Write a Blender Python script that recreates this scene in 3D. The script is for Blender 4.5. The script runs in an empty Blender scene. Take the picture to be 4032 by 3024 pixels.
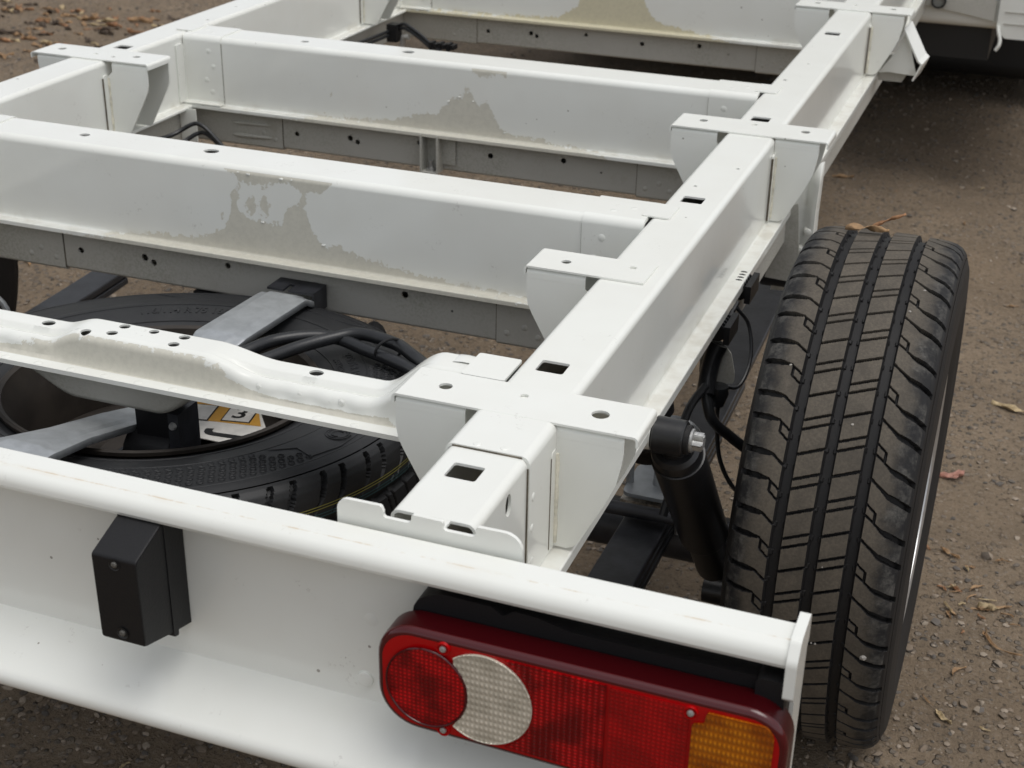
import bpy, bmesh, math, random
from mathutils import Vector, Matrix
from mathutils.geometry import tessellate_polygon
from math import sin, cos, pi, radians, sqrt

random.seed(7)
sc = bpy.context.scene
COL = sc.collection

# ------------------------------------------------------------------ camera
CAMZ = 1.425
RX = Vector((0.93511934, 0.35392747, 0.01694595))
RY = Vector((0.16895974, -0.40335341, -0.89931009))
RZ = Vector((-0.31145533, 0.84382544, -0.43698307))
cd = bpy.data.cameras.new('camera')
cam = bpy.data.objects.new('camera', cd)
COL.objects.link(cam)
m3 = Matrix((RX, -RY, -RZ)).transposed()
cam.matrix_world = Matrix.Translation((0, 0, CAMZ)) @ m3.to_4x4()
cd.sensor_width = 36.0
cd.lens = 50.986
cd.clip_start = 0.05
cd.clip_end = 2000
cd.dof.use_dof = True
cd.dof.focus_distance = 1.75
cd.dof.aperture_fstop = 11.0
sc.camera = cam

# ------------------------------------------------------------------ world, sun, exposure
world = bpy.data.worlds.new('World')
sc.world = world
world.use_nodes = True
wn = world.node_tree
wn.nodes.clear()
wo = wn.nodes.new('ShaderNodeOutputWorld')
bg = wn.nodes.new('ShaderNodeBackground')
sky = wn.nodes.new('ShaderNodeTexSky')
sky.sky_type = 'NISHITA'
sky.sun_disc = False
SUN_EL, SUN_AZ = 74.0, 105.0
sky.sun_elevation = radians(SUN_EL)
sky.sun_rotation = radians(SUN_AZ)
sky.air_density = 1.0
sky.dust_density = 3.0
hs = wn.nodes.new('ShaderNodeHueSaturation')
hs.inputs['Saturation'].default_value = 0.20
wn.links.new(sky.outputs[0], hs.inputs['Color'])
wn.links.new(hs.outputs[0], bg.inputs['Color'])
bg.inputs['Strength'].default_value = 0.15
wn.links.new(bg.outputs[0], wo.inputs['Surface'])
sd = bpy.data.lights.new('sun', 'SUN')
sd.energy = 0.75
sd.angle = radians(40)
sd.color = (1.0, 0.97, 0.92)
sun = bpy.data.objects.new('sun', sd)
COL.objects.link(sun)
sv = Vector((sin(radians(SUN_AZ)) * cos(radians(SUN_EL)), cos(radians(SUN_AZ)) * cos(radians(SUN_EL)), sin(radians(SUN_EL))))
sun.rotation_euler = sv.to_track_quat('Z', 'Y').to_euler()
sun.location = (0, 0, 12)
sc.view_settings.view_transform = 'Standard'
sc.view_settings.look = 'None'
sc.view_settings.gamma = 1.0
sc.view_settings.exposure = 0.12
sc.view_settings.use_curve_mapping = False
sc.render.engine = 'CYCLES'
sc.cycles.max_bounces = 6
sc.cycles.diffuse_bounces = 4
sc.cycles.glossy_bounces = 3
sc.cycles.caustics_reflective = False
sc.cycles.caustics_refractive = False

# ------------------------------------------------------------------ material helpers
class NT:
    def __init__(self, name):
        self.m = bpy.data.materials.new(name)
        self.m.use_nodes = True
        self.t = self.m.node_tree
        self.b = self.t.nodes['Principled BSDF']
    def n(self, typ, **kw):
        nd = self.t.nodes.new('ShaderNode' + typ)
        for k, v in kw.items():
            if k in nd.inputs.keys():
                nd.inputs[k].default_value = v
            else:
                setattr(nd, k, v)
        return nd
    def l(self, a, b):
        self.t.links.new(a, b)
    def math(self, op, a, b=None, c=None, clamp=False):
        nd = self.t.nodes.new('ShaderNodeMath')
        nd.operation = op
        nd.use_clamp = clamp
        for i, v in enumerate((a, b, c)):
            if v is None:
                continue
            if isinstance(v, (int, float)):
                nd.inputs[i].default_value = v
            else:
                self.l(v, nd.inputs[i])
        return nd.outputs[0]
    def mix(self, fac, a, b):
        nd = self.t.nodes.new('ShaderNodeMix')
        nd.data_type = 'RGBA'
        for sk, v in ((nd.inputs[0], fac), (nd.inputs[6], a), (nd.inputs[7], b)):
            if isinstance(v, (int, float)):
                sk.default_value = v
            elif isinstance(v, tuple):
                sk.default_value = (*v, 1)
            else:
                self.l(v, sk)
        return nd.outputs[2]
    def noise(self, vec, scale, detail=3, rough=0.5):
        nd = self.n('TexNoise')
        nd.inputs['Scale'].default_value = scale
        nd.inputs['Detail'].default_value = detail
        nd.inputs['Roughness'].default_value = rough
        if vec is not None:
            self.l(vec, nd.inputs['Vector'])
        return nd.outputs['Fac']
    def coord(self, kind='Object'):
        return self.n('TexCoord').outputs[kind]
    def step(self, v, lo, hi):
        nd = self.n('MapRange')
        nd.interpolation_type = 'SMOOTHSTEP'
        nd.inputs['From Min'].default_value = lo
        nd.inputs['From Max'].default_value = hi
        self.l(v, nd.inputs['Value'])
        return nd.outputs[0]
    def bump(self, h, strength, dist, normal=None):
        nd = self.n('Bump')
        nd.inputs['Strength'].default_value = strength
        nd.inputs['Distance'].default_value = dist
        self.l(h, nd.inputs['Height'])
        if normal is not None:
            self.l(normal, nd.inputs['Normal'])
        return nd.outputs[0]

def plain(name, col, rough=0.5, metal=0.0, coat=0.0, var=0.0, vscale=40, bumpd=0.0, bscale=200, spec=0.5):
    t = NT(name)
    t.b.inputs['Roughness'].default_value = rough
    t.b.inputs['Metallic'].default_value = metal
    t.b.inputs['Coat Weight'].default_value = coat
    t.b.inputs['Coat Roughness'].default_value = 0.06
    t.b.inputs['Specular IOR Level'].default_value = spec
    co = t.coord()
    if var > 0:
        f = t.noise(co, vscale, 5, 0.6)
        f = t.step(f, 0.3, 0.7)
        a = tuple(c * (1 - var) for c in col)
        b = tuple(min(1, c * (1 + var)) for c in col)
        t.l(t.mix(f, a, b), t.b.inputs['Base Color'])
    else:
        t.b.inputs['Base Color'].default_value = (*col, 1)
    if bumpd > 0:
        t.l(t.bump(t.noise(co, bscale, 3), 0.6, bumpd), t.b.inputs['Normal'])
    return t.m

PRIMER = (0.64, 0.62, 0.54)

def white_paint(name, curve_lo=None, curve_hi=None, islands=(), zr=(0.59, 0.76), xr=(-1.75, -0.45), chipcol=PRIMER,
                grime=True, uvpeel=None, speck=True, ymax=None, rustline=None):
    """glossy white paint; curve_lo / curve_hi: (x,z) outline of the flaked-off area on a cross beam face"""
    t = NT(name)
    co = t.coord()
    sx = t.n('SeparateXYZ')
    t.l(co, sx.inputs[0])
    X, Y, Zc = sx.outputs
    col = None
    # faint colour unevenness
    f = t.noise(co, 9, 2, 0.6)
    col = t.mix(t.step(f, 0.3, 0.75), (0.805, 0.815, 0.772), (0.78, 0.785, 0.738))
    if grime:
        # dust lying on upward faces of the bottom flanges, rain tracks
        geo = t.n('NewGeometry')
        nz = t.n('SeparateXYZ')
        t.l(geo.outputs['Normal'], nz.inputs[0])
        up = t.step(nz.outputs[2], 0.6, 0.95)
        low = t.step(Zc, 0.635, 0.60)
        g = t.math('MULTIPLY', up, low)
        gn = t.step(t.noise(co, 40, 3, 0.6), 0.40, 0.75)
        g = t.math('MULTIPLY', g, t.math('MULTIPLY_ADD', gn, 0.75, 0.25))
        col = t.mix(t.math('MULTIPLY', g, 0.34), col, (0.54, 0.505, 0.43))
        # dirty seam just above the flange
        seam = t.math('MULTIPLY', t.step(Zc, 0.622, 0.603), t.step(Zc, 0.596, 0.602))
        seam = t.math('MULTIPLY', seam, t.step(t.noise(co, 14, 3, 0.7), 0.45, 0.75))
        col = t.mix(t.math('MULTIPLY', seam, 0.45), col, (0.50, 0.46, 0.37))
    if speck:
        v = t.n('TexVoronoi')
        v.inputs['Scale'].default_value = 34
        t.l(co, v.inputs['Vector'])
        rnd = t.n('SeparateXYZ')
        t.l(v.outputs['Color'], rnd.inputs[0])
        dd = t.math('LESS_THAN', v.outputs['Distance'], t.math('MULTIPLY', rnd.outputs[0], 0.075))
        dd = t.math('MULTIPLY', dd, t.math('GREATER_THAN', rnd.outputs[1], 0.80))
        col = t.mix(t.math('MULTIPLY', dd, 0.7), col, (0.16, 0.13, 0.10))
        # scuffs
        sf = t.step(t.noise(co, 150, 3, 0.75), 0.58, 0.66)
        sm = t.step(t.noise(co, 16, 2, 0.5), 0.60, 0.68)
        col = t.mix(t.math('MULTIPLY', t.math('MULTIPLY', sf, sm), 0.30), col, (0.42, 0.40, 0.36))
    if rustline:
        dy = t.math('ABSOLUTE', t.math('SUBTRACT', Y, t.math('MULTIPLY_ADD', t.noise(co, 30, 3, 0.6), 0.0012, rustline - 0.0006)))
        rm = t.step(dy, 0.0011, 0.0003)
        rm = t.math('MULTIPLY', rm, t.math('GREATER_THAN', Zc, 0.73))
        rm = t.math('MULTIPLY', rm, t.step(t.noise(co, 26, 6, 0.75), 0.42, 0.62))
        col = t.mix(t.math('MULTIPLY', rm, 0.6), col, (0.55, 0.40, 0.24))
        halo = t.math('MULTIPLY', t.step(dy, 0.006, 0.0), t.math('GREATER_THAN', Zc, 0.73))
        halo = t.math('MULTIPLY', halo, t.step(t.noise(co, 13, 6, 0.75), 0.45, 0.7))
        col = t.mix(t.math('MULTIPLY', halo, 0.22), col, (0.62, 0.52, 0.36))
    mask = None
    if curve_lo or curve_hi:
        n1 = t.noise(co, 60, 6, 0.72)
        n2 = t.noise(co, 170, 4, 0.65)
        jag = t.math('ADD', t.math('MULTIPLY_ADD', n1, 0.036, -0.018), t.math('MULTIPLY_ADD', n2, 0.022, -0.011))
        u = t.math('DIVIDE', t.math('SUBTRACT', X, xr[0]), xr[1] - xr[0])
        zz = t.math('ADD', Zc, jag)
        def curve(pts):
            fc = t.n('FloatCurve')
            c = fc.mapping.curves[0]
            P = [((x - xr[0]) / (xr[1] - xr[0]), (z - zr[0]) / (zr[1] - zr[0])) for x, z in pts]
            c.points[0].location = P[0]
            c.points[1].location = P[-1]
            for p in P[1:-1]:
                c.points.new(*p)
            for p in c.points:
                p.handle_type = 'VECTOR'
            fc.mapping.update()
            t.l(u, fc.inputs['Value'])
            return t.math('MULTIPLY_ADD', fc.outputs[0], zr[1] - zr[0], zr[0])
        if curve_lo:
            mask = t.math('LESS_THAN', zz, curve(curve_lo))
        if curve_hi:
            mh = t.math('GREATER_THAN', zz, curve(curve_hi))
            mh = t.math('MULTIPLY', mh, t.math('LESS_THAN', Zc, 0.7395))
            mask = mh if mask is None else t.math('MAXIMUM', mask, mh)
        for ix, iz, rx, rz in islands:
            ex = t.math('DIVIDE', t.math('ADD', t.math('SUBTRACT', X, ix), t.math('MULTIPLY', jag, 0.9)), rx)
            ez = t.math('DIVIDE', t.math('ADD', t.math('SUBTRACT', Zc, iz), jag), rz)
            e = t.math('ADD', t.math('MULTIPLY', ex, ex), t.math('MULTIPLY', ez, ez))
            mask = t.math('MAXIMUM', mask, t.math('LESS_THAN', e, 1.0))
        if ymax:
            mask = t.math('MULTIPLY', mask, t.math('LESS_THAN', Y, ymax))
    if uvpeel:
        uvn = t.n('UVMap')
        su = t.n('SeparateXYZ')
        t.l(uvn.outputs[0], su.inputs[0])
        n1 = t.noise(co, 70, 6, 0.75)
        n2 = t.noise(co, 260, 3, 0.6)
        jag = t.math('ADD', t.math('MULTIPLY_ADD', n1, 0.5, -0.25), t.math('MULTIPLY_ADD', n2, 0.16, -0.08))
        v = t.math('ADD', su.outputs[1], jag)
        # v: 0 flange .. 1 top edge of the pressed face; u: strength along the length
        mask = t.math('LESS_THAN', v, su.outputs[0])
        mask = t.math('MULTIPLY', mask, t.math('GREATER_THAN', su.outputs[1], 0.02))
    rough = 0.11
    if mask is not None:
        pc = t.mix(t.step(t.noise(co, 120, 3, 0.7), 0.35, 0.7), chipcol, tuple(c * 0.92 for c in chipcol))
        col = t.mix(mask, col, pc)
        t.l(t.math('MULTIPLY_ADD', mask, 0.30, rough), t.b.inputs['Roughness'])
        t.l(t.math('MULTIPLY_ADD', mask, -0.35, 0.5), t.b.inputs['Specular IOR Level'])
    else:
        t.b.inputs['Roughness'].default_value = rough
    t.l(col, t.b.inputs['Base Color'])
    op = t.noise(co, 260, 2, 0.5)
    nrm = t.bump(op, 0.07, 0.0006)
    if mask is not None:
        inv = t.math('SUBTRACT', 1.0, mask)
        nrm = t.bump(inv, 0.5, 0.0012, nrm)
    t.l(nrm, t.b.inputs['Normal'])
    return t.m

MAT = {}
MAT['white'] = white_paint('white_paint')
MAT['white_clean'] = white_paint('white_paint_clean', grime=False)
MAT['rear_white'] = white_paint('white_paint_rear_beam', grime=False, rustline=0.9764)
A_LO = [(-1.74, .585), (-1.42, .596), (-1.381, .606), (-1.307, .613), (-1.206, .621), (-1.170, .645), (-1.161, .67), (-1.155, .70),
        (-1.149, .685), (-1.144, .667), (-1.107, .66), (-1.069, .664), (-1.062, .692), (-1.043, .70), (-1.027, .689), (-1.021, .659),
        (-1.006, .640), (-.971, .638), (-.919, .625), (-.868, .618), (-.817, .612), (-.754, .608), (-.671, .606), (-.60, .585)]
A_HI = [(-1.74, .76), (-1.176, .76), (-1.168, .737), (-1.13, .722), (-1.103, .719), (-1.062, .731), (-1.036, .72), (-1.033, .707), (-1.023, .726),
        (-.997, .725), (-.983, .739), (-.975, .76), (-.6, .76)]
B_LO = [(-1.74, .585), (-1.44, .598), (-1.401, .606), (-1.35, .607), (-1.228, .618), (-1.183, .634), (-1.136, .641), (-1.109, .668), (-1.076, .682),
        (-1.064, .697), (-1.056, .676), (-1.043, .668), (-1.03, .679), (-1.017, .659), (-1.003, .63), (-.974, .616), (-.912, .614), (-.874, .609),
        (-.807, .606), (-.75, .59)]
B_HI = [(-1.74, .76), (-1.066, .76), (-1.06, .733), (-1.044, .724), (-1.027, .728), (-.986, .734), (-.98, .76), (-.6, .76)]
C_LO = [(-1.74, .597), (-1.629, .604), (-1.433, .606), (-1.256, .617), (-1.222, .637), (-1.197, .659), (-1.19, .684), (-1.1, .70), (-1.026, .69),
        (-1.007, .648), (-.976, .627), (-.912, .614), (-.8, .6), (-.7, .585)]
MAT['beamA'] = white_paint('white_paint_flaked_near', A_LO, A_HI, [(-1.152, .692, .006, .016), (-1.123, .686, .009, .014), (-1.10, .686, .008, .018),
                                                                (-1.175, .663, .003, .006), (-1.144, .714, .003, .006), (-1.033, .706, .006, .011)])
MAT['beamB'] = white_paint('white_paint_flaked_middle', B_LO, B_HI, [(-1.075, .69, .004, .01), (-1.37, .655, .003, .003)])
MAT['beamC'] = white_paint('white_paint_flaked_far', C_LO, None, (), chipcol=(0.64, 0.595, 0.44))
MAT['carrier'] = white_paint('white_paint_flaked_pressing', uvpeel=True)

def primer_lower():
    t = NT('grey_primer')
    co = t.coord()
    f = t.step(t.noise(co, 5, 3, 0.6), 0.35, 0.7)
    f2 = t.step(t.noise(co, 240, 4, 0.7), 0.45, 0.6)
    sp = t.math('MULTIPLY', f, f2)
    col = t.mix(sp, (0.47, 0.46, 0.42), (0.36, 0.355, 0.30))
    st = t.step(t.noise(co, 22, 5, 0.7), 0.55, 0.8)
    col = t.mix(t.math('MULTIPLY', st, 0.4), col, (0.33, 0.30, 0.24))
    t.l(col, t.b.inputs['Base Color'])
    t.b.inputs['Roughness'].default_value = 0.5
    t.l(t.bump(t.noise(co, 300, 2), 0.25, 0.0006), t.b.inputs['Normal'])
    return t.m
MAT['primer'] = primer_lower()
MAT['sealant'] = plain('dirty_sealant', (0.70, 0.67, 0.56), 0.5, var=0.2, vscale=70)
MAT['dark_seam'] = plain('dark_seam_strip', (0.12, 0.10, 0.07), 0.8, var=0.4, vscale=60)  # dark brown for the thin strips along sleeve and gusset edges

def rubber(name, base, dust, amount, rough=0.62, spec=0.35):
    t = NT(name)
    co = t.coord()
    f = t.step(t.noise(co, 28, 6, 0.7), 0.30, 0.72)
    f2 = t.step(t.noise(co, 420, 4, 0.7), 0.35, 0.7)
    k = t.math('MULTIPLY', t.math('MULTIPLY_ADD', f, 0.6, 0.4), t.math('MULTIPLY_ADD', f2, 0.5, 0.5))
    t.l(t.mix(t.math('MULTIPLY', k, amount), base, dust), t.b.inputs['Base Color'])
    t.b.inputs['Roughness'].default_value = rough
    t.b.inputs['Specular IOR Level'].default_value = spec
    t.l(t.bump(t.noise(co, 500, 3), 0.3, 0.0006), t.b.inputs['Normal'])
    return t.m
MAT['rubber'] = rubber('black_rubber', (0.008, 0.008, 0.009), (0.04, 0.036, 0.032), 0.3)
MAT['shoulder'] = rubber('dusty_shoulder_rubber', (0.026, 0.026, 0.026), (0.13, 0.122, 0.108), 0.62, 0.62)
def tread_mat():
    t = NT('dusty_tread_rubber')
    co = t.coord()
    sx = t.n('SeparateXYZ')
    t.l(co, sx.inputs[0])
    d = t.math('ABSOLUTE', t.math('ADD', sx.outputs[0], 0.175))
    n1 = t.noise(co, 24, 4, 0.65)
    edge = t.step(t.math('ADD', d, t.math('MULTIPLY_ADD', n1, 0.05, -0.025)), 0.068, 0.094)
    n2 = t.step(t.noise(co, 300, 3, 0.7), 0.35, 0.7)
    k = t.math('MULTIPLY', t.math('MULTIPLY_ADD', t.step(n1, 0.3, 0.7), 0.45, 0.55), t.math('MULTIPLY_ADD', n2, 0.4, 0.6))
    mid = t.mix(k, (0.036, 0.033, 0.029), (0.128, 0.109, 0.085))
    out = t.mix(t.math('MULTIPLY', k, t.step(t.noise(co, 45, 4, 0.7), 0.40, 0.68)), (0.016, 0.016, 0.017), (0.115, 0.110, 0.100))
    t.l(t.mix(edge, mid, out), t.b.inputs['Base Color'])
    t.b.inputs['Roughness'].default_value = 0.72
    t.b.inputs['Specular IOR Level'].default_value = 0.28
    t.l(t.bump(t.noise(co, 380, 2), 0.35, 0.0007), t.b.inputs['Normal'])
    return t.m
MAT['tread'] = tread_mat()
MAT['spare_rubber'] = rubber('clean_black_rubber', (0.017, 0.018, 0.020), (0.04, 0.04, 0.04), 0.5, 0.5, 0.35)
MAT['black_plastic'] = plain('black_plastic', (0.008, 0.008, 0.009), 0.5, spec=0.35, bumpd=0.0005, bscale=500)
MAT['black_hose'] = plain('black_hose_rubber', (0.015, 0.016, 0.018), 0.35, var=0.2, bumpd=0.0003, bscale=300)
MAT['black_steel'] = plain('black_painted_steel', (0.022, 0.023, 0.027), 0.42, var=0.35, vscale=30, bumpd=0.0004, bscale=160)
MAT['shock'] = plain('black_damper_paint', (0.012, 0.012, 0.013), 0.33, coat=0.0, var=0.2, bumpd=0.0003, bscale=120)
MAT['zinc'] = plain('zinc_plated_steel', (0.50, 0.50, 0.49), 0.38, 0.75, var=0.2, vscale=90, bumpd=0.0004, bscale=300)
MAT['dull_steel'] = plain('dull_screw_steel', (0.20, 0.195, 0.18), 0.5, 0.7)
MAT['galv'] = plain('galvanised_steel', (0.42, 0.44, 0.455), 0.42, 0.55, var=0.10, vscale=45, bumpd=0.0003, bscale=90)
MAT['rim_steel'] = plain('silver_rim_paint', (0.52, 0.52, 0.52), 0.32, 0.75, var=0.08)
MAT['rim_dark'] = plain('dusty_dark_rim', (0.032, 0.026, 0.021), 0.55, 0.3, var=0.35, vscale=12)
MAT['brass'] = plain('yellow_zinc_thread', (0.50, 0.34, 0.12), 0.35, 0.8)
MAT['lamp_side'] = plain('wine_red_lens_side', (0.032, 0.0008, 0.002), 0.30, spec=0.18)
MAT['lamp_bevel'] = plain('wine_red_lens_rim', (0.060, 0.001, 0.003), 0.025, spec=0.6)
MAT['lamp_base'] = plain('red_lens', (0.40, 0.002, 0.003), 0.12, spec=0.35)
MAT['label_white'] = plain('white_label', (0.62, 0.60, 0.56), 0.5, var=0.12, vscale=40)
MAT['label_orange'] = plain('orange_label', (0.55, 0.29, 0.05), 0.5)
MAT['pebble'] = plain('pale_pebble', (0.34, 0.32, 0.29), 0.8, var=0.2)
MAT['ink'] = plain('black_ink', (0.015, 0.015, 0.015), 0.5)
MAT['rust_white'] = plain('rusty_white_seat', (0.55, 0.50, 0.42), 0.6, var=0.5, vscale=90)

def prism(name, a, b, metal, scale=(180, 1, 260), depth=0.0012, rough=0.2, round_c=None):
    """moulded lens with rows of little prisms"""
    t = NT(name)
    co = t.coord()
    sx = t.n('SeparateXYZ')
    t.l(co, sx.inputs[0])
    px = t.math('PINGPONG', t.math('MULTIPLY', sx.outputs[0], scale[0]), 0.5)
    pz = t.math('PINGPONG', t.math('MULTIPLY', sx.outputs[2], scale[2]), 0.5)
    h = t.math('MULTIPLY', t.math('MULTIPLY', px, pz), 4.0)
    f = t.step(t.noise(co, 30, 2, 0.5), 0.38, 0.64)
    cell = t.step(h, 0.05, 0.85)
    k = t.math('MULTIPLY', t.math('MULTIPLY_ADD', cell, 0.7, 0.3), t.math('MULTIPLY_ADD', f, 0.85, 0.15))
    t.l(t.mix(k, a, b), t.b.inputs['Base Color'])
    t.b.inputs['Metallic'].default_value = metal
    t.b.inputs['Roughness'].default_value = rough
    t.b.inputs['Coat Weight'].default_value = 0.06
    t.b.inputs['Specular IOR Level'].default_value = 0.35
    t.b.inputs['Coat Roughness'].default_value = 0.05
    t.l(t.bump(h, 0.9, depth), t.b.inputs['Normal'])
    return t.m
MAT['lens_round'] = prism('red_prism_round', (0.12, 0.001, 0.002), (0.90, 0.006, 0.010), 0.35, (240, 1, 250), 0.0009)
MAT['lens_r1'] = prism('red_prism_brake', (0.12, 0.001, 0.002), (0.78, 0.005, 0.008), 0.35, (190, 1, 280), 0.0009)
MAT['lens_r2'] = prism('red_prism_tail', (0.26, 0.002, 0.003), (0.58, 0.004, 0.006), 0.2, (240, 1, 240), 0.0008)
MAT['lens_white'] = prism('clear_prism_reverse', (0.46, 0.42, 0.34), (0.84, 0.77, 0.65), 0.15, (230, 1, 150), 0.0012)
MAT['lens_amber'] = prism('amber_prism_indicator', (0.30, 0.065, 0.003), (0.85, 0.30, 0.010), 0.3, (260, 1, 130), 0.0014)

def ground_mat():
    t = NT('packed_dirt')
    co = t.coord()
    big = t.step(t.noise(co, 0.55, 5, 0.6), 0.35, 0.66)
    mid = t.step(t.noise(co, 5, 6, 0.7), 0.32, 0.70)
    fine = t.noise(co, 95, 6, 0.75)
    col = t.mix(big, (0.230, 0.172, 0.116), (0.29, 0.224, 0.157))
    col = t.mix(t.math('MULTIPLY', mid, 0.55), col, (0.150, 0.114, 0.080))
    col = t.mix(t.step(fine, 0.54, 0.70), col, (0.30, 0.26, 0.21))
    col = t.mix(t.step(fine, 0.47, 0.32), col, (0.070, 0.057, 0.046))
    v = t.n('TexVoronoi')
    v.inputs['Scale'].default_value = 62
    t.l(co, v.inputs['Vector'])
    cs = t.n('SeparateXYZ')
    t.l(v.outputs['Color'], cs.inputs[0])
    peb = t.math('MULTIPLY', t.step(v.outputs['Distance'], 0.44, 0.32), t.math('GREATER_THAN', cs.outputs[0], 0.52))
    pm = t.step(t.noise(co, 2.2, 3, 0.6), 0.36, 0.58)
    peb = t.math('MULTIPLY', peb, pm)
    pcol = t.mix(cs.outputs[1], (0.075, 0.072, 0.068), (0.32, 0.275, 0.225))
    col = t.mix(t.math('MULTIPLY', peb, 0.8), col, pcol)
    t.l(col, t.b.inputs['Base Color'])
    t.b.inputs['Roughness'].default_value = 0.92
    t.b.inputs['Specular IOR Level'].default_value = 0.2
    h = t.math('ADD', t.math('MULTIPLY', fine, 0.5), t.math('MULTIPLY', peb, 0.7))
    h = t.math('ADD', h, t.math('MULTIPLY', t.noise(co, 24, 5, 0.7), 0.9))
    t.l(t.bump(h, 1.0, 0.016), t.b.inputs['Normal'])
    return t.m
MAT['ground'] = ground_mat()

def stone_mat():
    t = NT('gravel_stone')
    g = t.n('NewGeometry')
    r = g.outputs['Random Per Island']
    cr = t.n('ValToRGB')
    e = cr.color_ramp.elements
    e[0].color = (0.070, 0.066, 0.063, 1)
    e[1].color = (0.42, 0.35, 0.275, 1)
    for p, c in ((0.22, (0.12, 0.108, 0.097)), (0.5, (0.20, 0.152, 0.108)), (0.75, (0.26, 0.20, 0.145))):
        k = e.new(p)
        k.color = (*c, 1)
    t.l(r, cr.inputs[0])
    co = t.coord()
    t.l(t.mix(t.math('MULTIPLY', t.noise(co, 180, 4, 0.7), 0.6), cr.outputs[0], (0.13, 0.105, 0.08)), t.b.inputs['Base Color'])
    t.b.inputs['Roughness'].default_value = 0.85
    t.l(t.bump(t.noise(co, 260, 4, 0.7), 0.5, 0.002), t.b.inputs['Normal'])
    return t.m
MAT['stone'] = stone_mat()
LEAFM = [plain('dry_leaf_tan', (0.33, 0.205, 0.105), 0.7, var=0.4, vscale=60, bumpd=0.001, bscale=150),
         plain('dry_leaf_rust', (0.32, 0.165, 0.080), 0.7, var=0.4, vscale=60, bumpd=0.001, bscale=150),
         plain('dry_leaf_pale', (0.43, 0.33, 0.19), 0.7, var=0.3, vscale=60, bumpd=0.001, bscale=150),
         plain('dry_leaf_dark', (0.075, 0.052, 0.036), 0.8, var=0.4, vscale=60, bumpd=0.001, bscale=150),
         plain('dry_leaf_pink', (0.40, 0.20, 0.15), 0.65, var=0.3, vscale=60, bumpd=0.001, bscale=150)]

# ------------------------------------------------------------------ geometry helpers
XC = -1.105                       # vehicle centre line
def mx(x):
    return 2 * XC - x

def link(o, parent=None, loc=None):
    COL.objects.link(o)
    if parent is not None:
        o.parent = parent
        o.matrix_parent_inverse = Matrix.Translation(-parent_world(parent))
    return o
_pw = {}
def parent_world(p):
    return _pw.get(p.name, Vector((0, 0, 0)))

def tag(o, label=None, cat=None, group=None, kind=None):
    if label: o['label'] = label
    if cat: o['category'] = cat
    if group: o['group'] = group
    if kind: o['kind'] = kind
    return o

def thing(name, loc, label, cat, group=None):
    o = bpy.data.objects.new(name, None)
    o.empty_display_size = 0.1
    o.location = loc
    COL.objects.link(o)
    _pw[o.name] = Vector(loc)
    return tag(o, label, cat, group)

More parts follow.
